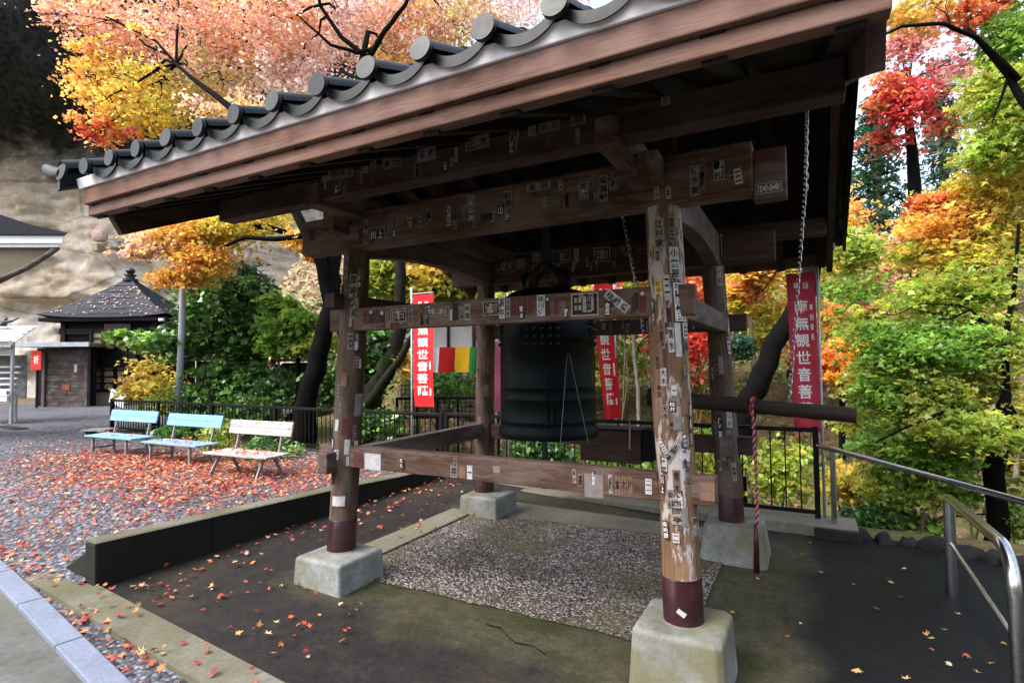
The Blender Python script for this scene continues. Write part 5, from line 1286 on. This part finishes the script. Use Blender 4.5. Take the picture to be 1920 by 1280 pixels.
# large maple behind the roof: orange and pink canopy over the whole upper left
b0 = G(568, 800, 9.6)
tree('maple_tree', 'tall orange and pink maple with dark leaning trunk behind the bell tower roof', b0,
     [([b0, at(580, 720, 9.6), at(604, 640, 9.7), at(622, 570, 9.8), at(628, 470, 10), at(640, 330, 10.4), at(660, 200, 10.8), at(690, 60, 11)], [.2, .17, .16, .15, .13, .11, .09, .05]),
      ([at(622, 575, 9.8), at(604, 500, 9.7), at(575, 440, 9.5), at(520, 330, 9.8), at(430, 200, 10.2), at(330, 120, 10.8)], [.13, .11, .09, .08, .06, .03]),
      ([at(575, 443, 9.5), at(520, 448, 9.4), at(460, 445, 9.5), at(415, 465, 9.7)], [.05, .045, .035, .02]),
      ([at(690, 110, 10.9), at(720, 60, 10.8), at(760, 10, 10.7), at(780, -60, 10.6)], [.06, .05, .04, .02]),
      ([at(690, 110, 10.9), at(640, 70, 10.9), at(600, 10, 10.8), at(590, -60, 10.6)], [.055, .045, .035, .02]),
      ([at(700, 90, 10.9), at(670, 100, 10.7), at(620, 85, 10.5), at(560, 30, 10.4)], [.04, .035, .03, .015])],
     [fp(215, 50, 12, 85, 60, 4200, OR, PK), fp(175, 150, 11.6, 48, 70, 2200, OR, YE_), fp(190, 240, 11, 46, 26, 900, OR, RD), fp(285, 175, 11.5, 85, 75, 4200, YG, YE_), fp(245, 215, 11.5, 60, 40, 1500, YE_, OR),
      fp(370, 60, 12, 110, 70, 5200, PK, OR), fp(420, 150, 12, 90, 70, 4200, PK, YG), fp(460, 215, 11, 90, 30, 1800, PK, YE_), fp(520, 40, 11.6, 100, 60, 4600, PK, OR),
      fp(560, 130, 12, 80, 55, 3600, PK, PALE), fp(650, 30, 12, 110, 60, 4200, PK, PALE), fp(760, 30, 12, 100, 60, 4200, PK, OR), fp(740, 120, 12, 70, 50, 2200, PK, YE_),
      fp(850, 40, 12, 90, 60, 3600, PK, YG), fp(920, 0, 12, 90, 60, 3000, PALE, PK), fp(1020, -30, 12, 90, 50, 2500, PALE, PK), fp(120, 20, 12, 50, 50, 700, OR, PK), fp(330, -60, 12, 200, 60, 3500, OR, PK), fp(620, -70, 12, 200, 60, 3500, PK, OR)],
       .075, shape='kite', br=.03, twigs=2, sprays=30, flat=.9, nk=.56, extra=9)
# low yellow branch of leaves on the left of the trunk
b0 = G(640, 800, 10.6)
tree('maple_tree', 'yellow and orange maple branch spreading over the black pyramid roof', b0,
     [([b0, at(645, 640, 10.6), at(630, 520, 10.6), at(590, 450, 10.4), at(500, 425, 10.2), at(400, 430, 10.2)], [.12, .1, .09, .07, .05, .03])],
     [fp(300, 455, 10, 55, 22, 1300, YE_, PK), fp(350, 430, 10, 70, 24, 2000, YE_, OR), fp(420, 425, 10, 60, 28, 1900, YE_, YG), fp(390, 480, 10, 60, 26, 1700, YE_, OR), fp(325, 520, 10, 42, 15, 900, OR, YE_), fp(365, 512, 10, 45, 18, 1100, OR, YE_), fp(490, 410, 10.4, 60, 26, 1200, YE_, YG), fp(565, 450, 9.8, 35, 22, 700, OR, YE_), fp(590, 470, 9.8, 22, 24, 500, OR, OR), fp(255, 470, 10, 35, 10, 300, PK, OR)],
     .068, br=.014, twigs=2, sprays=14, flat=.75)
# mossy leaning tree behind the left bays
b0 = G(690, 800, 9.2)
tree('garden_tree', 'mossy dark tree with crossing limbs seen through the left bay of the tower', b0,
     [([b0, at(700, 730, 9.2), at(735, 665, 9.2), at(750, 600, 9.2), at(750, 480, 9.3), at(745, 380, 9.4)], [.17, .15, .13, .11, .08, .05]),
      ([at(690, 760, 9.1), at(720, 715, 8.9), at(752, 670, 8.8), at(780, 620, 8.7)], [.09, .08, .06, .04])],
     [fp(720, 510, 10, 50, 40, 1800, YG, LG), fp(790, 520, 10.2, 60, 45, 1900, YG, YE_), fp(850, 530, 10.4, 55, 35, 1500, DG, YG), fp(720, 640, 9.6, 45, 50, 1200, GR, DG), fp(700, 700, 10, 35, 50, 900, GR, DG), fp(760, 680, 9, 24, 26, 260, YE_, OLV)],
     .11, bark_='bark_moss', br=.02, twigs=2, sprays=14)
# dark evergreen
b0 = G(445, 800, 12)
tree('evergreen_tree', 'dark round evergreen tree between grey pole and leaning trunk', b0,
     [([b0, at(445, 720, 12), at(446, 650, 12), at(440, 580, 12)], [.12, .11, .09, .05]), ([at(445, 690, 12), at(480, 640, 11.9), at(520, 620, 11.8)], [.06, .05, .03])],
     [fp(430, 575, 12, 75, 55, 5200, DG, GR), fp(390, 610, 12, 55, 40, 2600, DG, GR), fp(470, 620, 11.8, 60, 45, 3000, DG, GR), fp(440, 530, 12.2, 55, 40, 2200, (.06, .1, .06), DG), fp(350, 640, 11.4, 60, 26, 1500, GR, DG), fp(455, 700, 11.6, 70, 30, 1500, DG, GR)],
     .12, leaf='leaf_glossy', br=.02, sprays=18)
b0 = G(560, 800, 11)
tree('garden_shrub', 'bright green shrub just left of the leaning dark maple trunk', b0, [([b0, at(560, 700, 11), at(555, 640, 11)], [.06, .05, .03])],
     [fp(555, 610, 11, 50, 35, 1700, LG, GR), fp(590, 640, 11, 40, 25, 1100, LG, YG), fp(530, 640, 11, 40, 25, 900, GR, LG), fp(520, 575, 11.2, 30, 30, 600, LG, GR)], .11, br=.015, sprays=14, cat='shrub')
b0 = G(290, 800, 12)
tree('garden_shrub', 'yellow-green leaved shrub in front of the small hall', b0, [([b0, at(290, 720, 12), at(285, 660, 12)], [.05, .04, .02])],
     [fp(290, 680, 12, 36, 22, 260, YG, YE_), fp(310, 720, 11.8, 45, 30, 450, YG, YE_), fp(265, 700, 12, 30, 22, 160, YE_, BRN), fp(330, 750, 11.6, 50, 25, 800, YG, GR), fp(255, 735, 12, 30, 20, 350, YE_, YG)], .085, br=.012, sprays=7, cat='shrub')
b0 = G(330, 800, 13)
tree('garden_shrub', 'broad-leaved green branches in front of the dark hall doorway', b0, [([b0, at(320, 700, 13), at(310, 650, 13)], [.05, .04, .02])],
     [fp(240, 628, 13.5, 40, 8, 380, GR, LG), fp(285, 645, 13.2, 40, 10, 420, GR, LG), fp(325, 635, 13, 40, 12, 450, GR, LG), fp(360, 625, 13, 35, 14, 420, GR, LG)], .14, leaf='leaf_glossy', br=.015, sprays=9, cat='shrub')
for i, (px, py, d, rx, ry, n, c1, c2, lab) in enumerate([
     (420, 815, 7.9, 40, 28, 600, GR, YG, 'light green leafy plants between the blue bench and the white bench'),
     (330, 815, 9.3, 50, 22, 500, DG, GR, 'green leafy plants behind the middle blue bench'),
     (500, 838, 7.6, 60, 20, 450, DG, GR, 'green leafy plants under the backrest of the white bench'),
     (470, 760, 10.5, 60, 24, 1000, GR, DG, 'dense green shrub behind the fence and the white bench'),
     (390, 745, 11, 50, 24, 900, DG, GR, 'dark green shrub behind the fence near the grey pole'),
     (520, 720, 11.2, 50, 30, 1200, GR, DG, 'green shrub below the thin metal frame'),
     (620, 720, 10.5, 40, 50, 1300, GR, DG, 'green shrub right of the leaning maple trunk'),
     (700, 790, 9, 50, 30, 800, DG, GR, 'dark shrub behind the fence left of the red banner')]):
    t = thing('leafy_plant', lab, 'plant', G(px, py + 20, d), 'garden plants behind the benches')
    foliage('foliage', [fp(px, py, d, rx, ry, n, c1, c2)], .085, 'long' if i in (0, 2) else 'kite', 'leaf_glossy', t, sprays=10, flat=.9)
# dry grass hanging on the slope beside the cliff
N = 16000
a_ = RNG.uniform(pa(395, 19), pa(700, 19), N); b_ = RNG.uniform(16.4, 26, N)
Pg = a_[:, None] * CR + b_[:, None] * CF; Pg[:, 2] = H(Pg[:, 0], Pg[:, 1]) + RNG.uniform(0, .25, N)
ok = (fbm(Pg[:, 0] * .6, Pg[:, 1] * .6) > .36)
cg = jitcol((.36, .27, .15), N, .3); gsel = fbm(Pg[:, 0] * .25 + 4, Pg[:, 1] * .25) > .53; cg[gsel] = jitcol((.24, .33, .08), int(gsel.sum()), .25)
nr_ = RNG.normal(size=(N, 3)) * .5 + np.array([.5, -.8, .6])
o = leaves('dry_grass', Pg[ok], nr_[ok], RNG.uniform(.3, .6, N)[ok], cg[ok], 'long', 'leaf_dead'); tag(o, 'dry brown grass and ferns covering the slope right of the cliff', 'grass', kind='stuff')

# ---- right side: ravine trees
b0 = G(1872, 1120, 5.6)
tree('maple_tree', 'green maple with thick black trunk beyond the steel handrails', b0,
     [([b0, at(1872, 1000, 5.6), at(1862, 880, 5.6), at(1868, 810, 5.65), at(1888, 735, 5.7)], [.105, .095, .088, .07, .035]),
      ([at(1862, 870, 5.65), at(1900, 800, 5.7), at(1888, 740, 5.7), at(1878, 650, 5.75), at(1850, 610, 5.8), at(1820, 580, 5.8)], [.05, .048, .035, .03, .022, .012]),
      ([at(1895, 800, 5.7), at(1850, 775, 5.6), at(1780, 768, 5.5), at(1700, 800, 5.4), at(1640, 830, 5.3)], [.028, .022, .018, .012, .006]),
      ([at(1878, 655, 5.75), at(1886, 630, 5.7), at(1900, 560, 5.8), at(1910, 420, 5.9)], [.03, .028, .022, .015])],
     [fp(1850, 800, 5.3, 70, 34, 900, LG, YG), fp(1780, 800, 5.5, 70, 30, 900, LG, YG), fp(1620, 600, 6.6, 50, 36, 900, YG, LG), fp(1630, 700, 6.5, 50, 40, 900, LG, YG), fp(1740, 560, 6.4, 70, 43, 1700, LG, YG), fp(1820, 540, 6.2, 80, 53, 2600, LG, YG), fp(1665, 640, 6.3, 65, 41, 1600, GR, LG), fp(1760, 650, 6, 90, 48, 2800, GR, LG), fp(1870, 640, 5.9, 60, 60, 1500, YG, LG), fp(1670, 730, 6.2, 60, 45, 1600, LG, GR), fp(1740, 740, 6, 85, 48, 2600, GR, YG), fp(1840, 720, 6, 60, 41, 1400, YG, OLV), fp(1665, 830, 6, 60, 45, 1600, LG, GR), fp(1740, 850, 5.9, 75, 45, 2000, LG, GR), fp(1690, 910, 5.9, 70, 41, 1500, GR, YG), fp(1800, 920, 5.9, 40, 48, 800, LG, GR), fp(1900, 960, 5.6, 30, 72, 700, GR, YG), fp(1700, 990, 5.8, 70, 41, 1100, GR, OLV), fp(1600, 780, 6.8, 30, 48, 350, YG, LG)],
     .058, shape='maple', br=.011, twigs=2, sprays=20, flat=.42, nk=.85, extra=4)
b0 = G(1990, 900, 6.4)
tree('maple_tree', 'yellow and orange maple spreading from the right edge', b0,
     [([b0, at(1985, 700, 6.4), at(1970, 500, 6.4), at(1930, 380, 6.4)], [.12, .1, .08, .05])],
     [fp(1830, 370, 6.6, 80, 40, 2500, YE_, YG), fp(1770, 420, 6.6, 70, 35, 1800, OR, YE_), fp(1880, 440, 6.4, 70, 40, 2300, YE_, LG), fp(1900, 320, 6.5, 60, 40, 1600, YE_, OR), fp(1720, 470, 6.8, 50, 22, 800, YE_, LG), fp(1800, 480, 6.5, 70, 25, 1500, YG, YE_), fp(1740, 380, 6.7, 40, 20, 500, OR, RD)],
     .062, shape='maple', br=.012, twigs=2, sprays=11, flat=.5)
b0 = G(2010, 1000, 5.2)
tree('maple_tree', 'green and yellow maple with thin arching branches in the top right corner', b0,
     [([b0, at(1995, 600, 5.2), at(1960, 260, 5.2), at(1890, 140, 5.3), at(1815, 55, 5.3)], [.1, .08, .05, .03, .02]),
      ([at(1910, 150, 5.25), at(1830, 70, 5.2), at(1770, 45, 5.1), at(1690, 50, 5.0), at(1640, 75, 4.9)], [.03, .022, .018, .014, .008]),
      ([at(1890, 145, 5.3), at(1875, 190, 5.3), at(1860, 230, 5.3)], [.015, .012, .006])],
     [fp(1880, 180, 6, 60, 60, 1900, LG, YG), fp(1900, 70, 6, 50, 50, 1300, LG, GR), fp(1870, 280, 6, 60, 40, 1400, YG, LG), fp(1900, 230, 5.8, 40, 50, 900, LG, YG), fp(1830, 20, 6.2, 50, 30, 500, OR, RD), fp(1720, 15, 6.4, 80, 25, 600, OR, YG)],
     .062, shape='maple', br=.01, twigs=2, sprays=11, flat=.5)
b0 = G(1720, 900, 13)
tree('maple_tree', 'crimson maple above the valley right of the roof edge', b0, [([b0, at(1720, 600, 12), at(1715, 350, 11.5), at(1705, 150, 11.5)], [.2, .17, .12, .06])],
     [fp(1700, 200, 11, 45, 60, 2000, RD, (.62, .1, .09)), fp(1660, 170, 11, 35, 40, 1100, RD, OR), fp(1690, 90, 11, 45, 35, 1000, RD, PK), fp(1740, 40, 11, 60, 35, 1000, PK, RD), fp(1790, 120, 11.5, 50, 45, 900, PK, RD), fp(1650, 260, 11.5, 35, 30, 700, RD, BRN), fp(1780, 230, 12, 50, 35, 600, BRN, RD), fp(1830, 170, 12, 40, 60, 700, YG, OR)],
     .09, br=.02, sprays=16, nk=.55, extra=4)
for i, (px, d, top, lab, c1, c2) in enumerate([(1655, 17, 200, 'dark green cedar directly right of the roof edge', (.045, .12, .075), DG), (1785, 21, 120, 'tall blue-green cedar behind the crimson maple', (.06, .14, .1), DG), (1900, 19, 150, 'tall dark cedar at the right edge behind the yellow maple', (.05, .13, .06), DG), (1560, 22, 330, 'dark cedar on the slope behind the roof corner', DG, (.05, .12, .05))]):
    b0 = G(px, 700, d); tp = at(px, top, d)
    pads = []
    for k in range(9):
        t_ = k / 8; z = tp[2] - (tp[2] - b0[2]) * .7 * t_; pads.append(((b0[0], b0[1], z), (.35 + 1.0 * t_, .35 + 1.0 * t_, .55), 700, c1, c2))
    tree('cedar_tree', lab, b0, [([b0, (b0[0], b0[1], (b0[2] + tp[2]) / 2), (b0[0], b0[1], tp[2])], [.25, .18, .04])], pads, .2, 'cedars on the far slope', 'bark_brown', 'long', br=.03, sprays=14, targets=False)
# leaning dark trunk
b0 = G(1352, 900, 8.5)
tree('leaning_tree', 'thick black leaning trunk behind the striking log', b0,
     [([b0, at(1372, 850, 8.4), at(1402, 750, 8.4), at(1440, 680, 8.4), at(1480, 600, 8.4), at(1520, 520, 8.5), at(1545, 380, 8.7)], [.2, .19, .17, .155, .15, .14, .1])],
     [fp(1420, 500, 10.5, 45, 30, 1200, YE_, OR), fp(1385, 560, 11, 35, 30, 900, YG, YE_), fp(1400, 545, 10.8, 22, 22, 500, RD, OR), fp(1600, 470, 9.5, 50, 40, 1100, YG, LG)], .1, br=.02, sprays=13)
b0 = G(1575, 900, 8.3)
tree('maple_tree', 'small bright orange maple right of the faded banner', b0, [([b0, at(1580, 780, 8.3), at(1580, 700, 8.3)], [.06, .05, .03])],
     [fp(1570, 680, 8.3, 38, 30, 1900, (.85, .36, .03), OR), fp(1590, 650, 8.5, 45, 20, 900, OR, YE_), fp(1560, 600, 9.2, 35, 30, 800, OR, YG), fp(1650, 590, 9.5, 60, 20, 900, RD, PK), fp(1610, 900, 7.6, 35, 30, 700, YE_, OR)], .085, br=.012, sprays=12, shape='maple')
# slender pale trees of the far slope
sl = [(1410, 13, 470, 'bark_brown', 6), (1372, 15, 480, 'bark_pale', 4), (1192, 14, 520, 'bark_pale', 4.5), (1222, 16, 540, 'bark_brown', 4), (1150, 15, 540, 'bark_brown', 4), (1555, 15, 470, 'bark_pale', 5), (1625, 13, 560, 'bark_pale', 4), (1700, 12, 540, 'bark_brown', 5), (1480, 17, 470, 'bark_brown', 5), (1760, 14, 600, 'bark_pale', 5), (1895, 11, 820, 'bark_pale', 6), (1825, 16, 520, 'bark_brown', 5), (1268, 13, 600, 'bark_brown', 4), (1080, 16, 540, 'bark_brown', 5)]
nm_ = ['second from the roof edge', 'left of the faded banner', 'pale, right of the turned banner', 'thin, left of the front post', 'thin, beside the turned banner', 'pale, behind the orange maple', 'pale, above the asphalt edge', 'brown, behind the green maple', 'brown, behind the faded banner', 'pale, behind the green maple', 'pale, right of the thick black trunk', 'brown, behind the yellow maple', 'brown, hidden behind the front post', 'brown, behind the bell crown']
cols = [(YE_, YG), (OR, RD), (LG, YG), (YG, YE_), (YG, GR), (OR, YE_), (YG, YE_), (PK, OR), (YG, OLV), (OLV, YG), (YG, OLV), (OR, PK), (RD, OR), (YG, LG)]
for i, (px, d, top, bk, r_) in enumerate(sl):
    b0 = G(px, 760, d); tp = at(px + random.uniform(-12, 12), top - 120, d)
    r = r_ / FPX * d * .9
    c1, c2 = cols[i]
    tree('slender_tree', 'slender trunk on the far slope, ' + nm_[i], b0, [([b0, b0 + (tp - b0) * .35 + CR * .08, b0 + (tp - b0) * .7 - CR * .06, tp], [r, r * .85, r * .65, r * .3])],
         [fp(px + random.uniform(-30, 30), top + 30, d + .3, 60, 60, 1500, c1, c2), fp(px + random.uniform(-40, 40), top - 60, d + .5, 70, 55, 1300, c2, c1), fp(px + random.uniform(-50, 50), top + 130, d + .8, 55, 50, 800, LG, c1)], .12, 'slender trees on the far slope', bk, br=.02, sprays=12)
# undergrowth of the ravine and slope
und = [(1650, 975, 6.0, 60, 30, 1500, (.09, .22, .06), DG, 'glossy green shrub below the steel handrail'), (1600, 900, 7, 50, 40, 900, YG, YE_, 'yellow-green bush right of the fence end'), (1460, 880, 8.2, 60, 50, 1300, LG, YG, 'light green bush behind the fence right of the rear post'), (1330, 850, 9, 60, 40, 900, GR, YG, 'green bush behind the fence by the rear right post'), (1180, 850, 8.8, 70, 40, 1200, GR, LG, 'green bush behind the fence below the wooden box'), (1010, 850, 8.6, 60, 40, 1300, GR, DG, 'dark green bush behind the fence below the bell'), (1390, 650, 12, 22, 26, 800, DG, (.04, .12, .08), 'dark rounded shrub by the slender trunk'), (1290, 640, 11, 45, 40, 1200, RD, (.6, .12, .05), 'red leaved bush between the two right posts'), (1600, 540, 12, 60, 40, 1200, GR, LG, 'green bush on the slope above the orange maple'), (1720, 1010, 5.7, 60, 20, 700, GR, OLV, 'low green plants at the asphalt edge by the stair rail'), (1800, 820, 9, 50, 40, 900, YG, OLV, 'olive bush behind the black trunk'), (830, 720, 12.5, 70, 40, 1300, DG, GR, 'dark hedge in front of the pale garden house'), (920, 560, 12, 60, 30, 1100, YG, LG, 'yellow-green branches above the middle beam'), (1090, 550, 13, 60, 25, 1000, YG, YE_, 'yellow branches above the right part of the middle beam'), (1140, 545, 12, 30, 18, 500, PK, RD, 'pink leaved branches above the turned banner'), (1520, 650, 13, 50, 40, 700, BRN, OR, 'brown bush behind the faded banner')]
for i, (px, py, d, rx, ry, n, c1, c2, lab) in enumerate(und):
    t = thing('bush', lab, 'bush', G(px, py + 30, d), 'bushes of the ravine')
    p = fp(px, py, d, rx, ry, n, c1, c2)
    foliage('foliage', [p], .085, 'kite', 'leaf_glossy' if i in (0, 5, 6, 9) else 'leaf', t, sprays=11, flat=.9)
    mb = MB(); bb0 = V3(G(px, py, d))
    for q in range(3): mb.tube(wiggle(bb0 + np.array([.05 * q, .03 * q, 0]), p[0] + RNG.normal(size=3) * .3, 5, .06), [.03, .025, .02, .015, .006], 5)
    mb.build('stem', 'bark_brown', t)
# leaf litter and ground cover on the far slope
N = 26000
xs_ = RNG.uniform(-9, 26, N); ys_ = RNG.uniform(8.5, 34, N)
zs_ = H(xs_, ys_); ok = zs_ > -2.55
Pl = np.stack([xs_, ys_, zs_ + RNG.uniform(0, .25, N)], -1)
pal = np.array([(.4, .24, .15), (.33, .15, .08), (.2, .13, .06), (.12, .19, .045), (.45, .3, .2), (.22, .23, .06), (.15, .22, .05)])
ci = (fbm(xs_ * .35, ys_ * .35) * 9 + RNG.normal(size=N) * .9).astype(int) % 7
o = leaves('slope_litter', Pl[ok], RNG.normal(size=(N, 3))[ok] * .6 + np.array([0, -.5, .8]), RNG.uniform(.1, .26, N)[ok], (pal[ci] * (1 + .25 * RNG.normal(size=(N, 1))))[ok], 'kite', 'leaf')
tag(o, 'fallen leaves and low plants covering the far slope', 'ground cover', kind='stuff')

# ------------------------------------------------------------------ fallen leaves
REDS = np.array([(.38, .04, .025), (.5, .085, .03), (.55, .17, .05), (.33, .05, .05), (.55, .3, .13), (.2, .04, .03), (.5, .3, .22)])
def litter(name, x, y, z, smin, smax, label, shape='star', tiltk=.3, pal=REDS, w=None, cat='leaves'):
    n = len(x); P_ = np.stack([x, y, z + RNG.uniform(.006, .03, n)], -1)
    nr = RNG.normal(size=(n, 3)) * tiltk + np.array([0, 0, 1.0])
    c = pal[RNG.choice(len(pal), n, p=w)] * (1 + .25 * RNG.normal(size=(n, 1)))
    return tag(leaves(name, P_, nr, RNG.uniform(smin, smax, n), c, shape, 'leaf_dead'), label, cat, kind='stuff')
N = 60000
x = RNG.uniform(-13, -4.26, N); y = RNG.uniform(1.75, 5.9, N)
dens = np.exp(-((x + 6.2) / 1.9) ** 2 - ((y - 4.0) / 1.05) ** 2) * 1.0 + .16 * np.exp(-((x + 6) / 3) ** 2) + .5 * np.exp(-((x + 7.6) / 1.5) ** 2 - ((y - 4.2) / .6) ** 2) + .015
dens *= .35 + 1.1 * fbm(x * 1.3, y * 1.3)
ok = (RNG.random(N) < dens) & (y > kline(x)) & ~((x > -4.6) & (y < 1.93))
litter('fallen_leaves', x[ok], y[ok], court_z(x[ok], y[ok]), .013, .048, 'red and orange maple leaves strewn over the gravel court')
N = 900; x = RNG.uniform(-4.07, -2.9, N); y = RNG.uniform(1.95, 5.6, N); ok = RNG.random(N) < np.exp(-(x + 4.05) / .5) * (.25 + .75 * sstep(2.2, 4, y)) * (.3 + 1.1 * fbm(x * 2, y * 2))
litter('fallen_leaves', x[ok], y[ok], zf(x[ok]) + .02, .025, .05, 'red maple leaves scattered on the platform along the dark wall')
N = 60; x = RNG.uniform(-4.0, -2.2, N); y = RNG.uniform(1.95, 2.7, N)
litter('fallen_leaves', x, y, zf(x) + .02, .022, .042, 'few red leaves lying on the front of the concrete platform')
N = 150; x = RNG.uniform(-5.6, -1.6, N); y = kline(x) + RNG.random(N) * .14
litter('fallen_leaves', x, y, zf(x) + .012, .025, .05, 'leaves caught in the gravel gutter beside the granite kerb')
N = 40; x = RNG.uniform(-5, -2, N); y = 1.834 - .051 * (x + 2.315) - RNG.random(N) * .22
litter('fallen_leaves', x, y, zf(x) + .038, .025, .045, 'leaves lying on the mossy edge strip')
for cxy in ((-5.68, 4.13), (-7.28, 4.33), (-8.8, 4.36)):
    N = 60 if cxy[0] > -7 else 45 if cxy[0] > -9 else 10
    x = cxy[0] + RNG.uniform(-.45, .45, N); y = cxy[1] + RNG.uniform(-.14, .14, N)
    litter('fallen_leaves', x, y, np.full(N, .608), .025, .045, {-5.68: 'fallen leaves on the seat of the white bench', -7.28: 'fallen leaves on the seat of the middle blue bench', -8.8: 'fallen leaves on the seat of the farthest blue bench'}[cxy[0]])
# leaves on the black pyramid roof
N = 130; q = RNG.uniform(-1, 1, N); t_ = RNG.uniform(.02, .8, N); r = he * (1 - t_) + .12 * t_
Pr = (ha + q * r)[:, None] * CR + (HB - (hd * (1 - t_) + .12 * t_))[:, None] * CF; Pr[:, 2] = hz + (hap - hz) * t_ ** 1.25 + .05 + .12 * np.abs(q) ** 3 * (1 - t_)
nrl = np.tile(-CF * .5 + UP * .8, (N, 1)) + RNG.normal(size=(N, 3)) * .2
o = leaves('fallen_leaves', Pr, nrl, RNG.uniform(.05, .09, N), jitcol((.5, .32, .28), N, .2), 'star', 'leaf_dead'); tag(o, 'pale fallen leaves on the black pyramid roof', 'leaves', kind='stuff')
# single leaves on the dark asphalt
sp = [(1607, 1255, .075), (1645, 1140, .05), (1665, 1083, .045), (1672, 1090, .05), (1600, 1095, .045), (1695, 1065, .05), (1690, 1118, .045), (1735, 1190, .06), (1745, 1195, .045), (1780, 1240, .055), (1810, 1225, .06), (1835, 1260, .055), (1860, 1242, .05), (1795, 1150, .045), (1758, 1130, .05), (1840, 1100, .05), (1520, 1017, .045), (1540, 1072, .05), (1505, 1040, .04), (1880, 1205, .05), (1700, 1270, .06), (1770, 1180, .045), (1745, 1215, .04), (1375, 1148, .05), (1420, 1085, .04), (1500, 1168, .035), (1475, 1192, .035), (450, 1186, .06), (520, 1165, .05), (505, 1185, .06)]
for i, (px, py, s) in enumerate(sp):
    p = on(px, py, 2, .025 + (float(zf(-3.1)) if px < 700 else 0))
    col = [(.72, .5, .2), (.75, .62, .35), (.5, .14, .06), (.7, .4, .12)][i % 4]
    o = leaves('fallen_leaf', p[None], np.array([[random.uniform(-.25, .25), random.uniform(-.25, .25), 1.0]]), np.array([s * .72]), np.array([col]) * .8, 'star', 'leaf_dead')
    lab, g_ = ('single yellow or brown leaf lying on the dark asphalt path', 'single leaves on the asphalt') if px > 1480 else ('single leaf lying on the mossy platform floor', 'single leaves on the platform floor')
    tag(o, lab, 'leaf', g_)
ck = MB(); pts = [(-1.72, 2.83), (-1.62, 2.84), (-1.55, 2.78), (-1.47, 2.74), (-1.38, 2.76), (-1.28, 2.72)]
ck.add([(x, y, zf(x) + .0225) for x, y in pts] + [(x + .004, y - .007 * (1 + (i % 2)), zf(x) + .0225) for i, (x, y) in enumerate(pts)], [(i, len(pts) + i, len(pts) + i + 1, i + 1) for i in range(len(pts) - 1)])
struct(ck.build('floor_crack', 'dark_void'))
bpy.data.objects.remove(_fo)
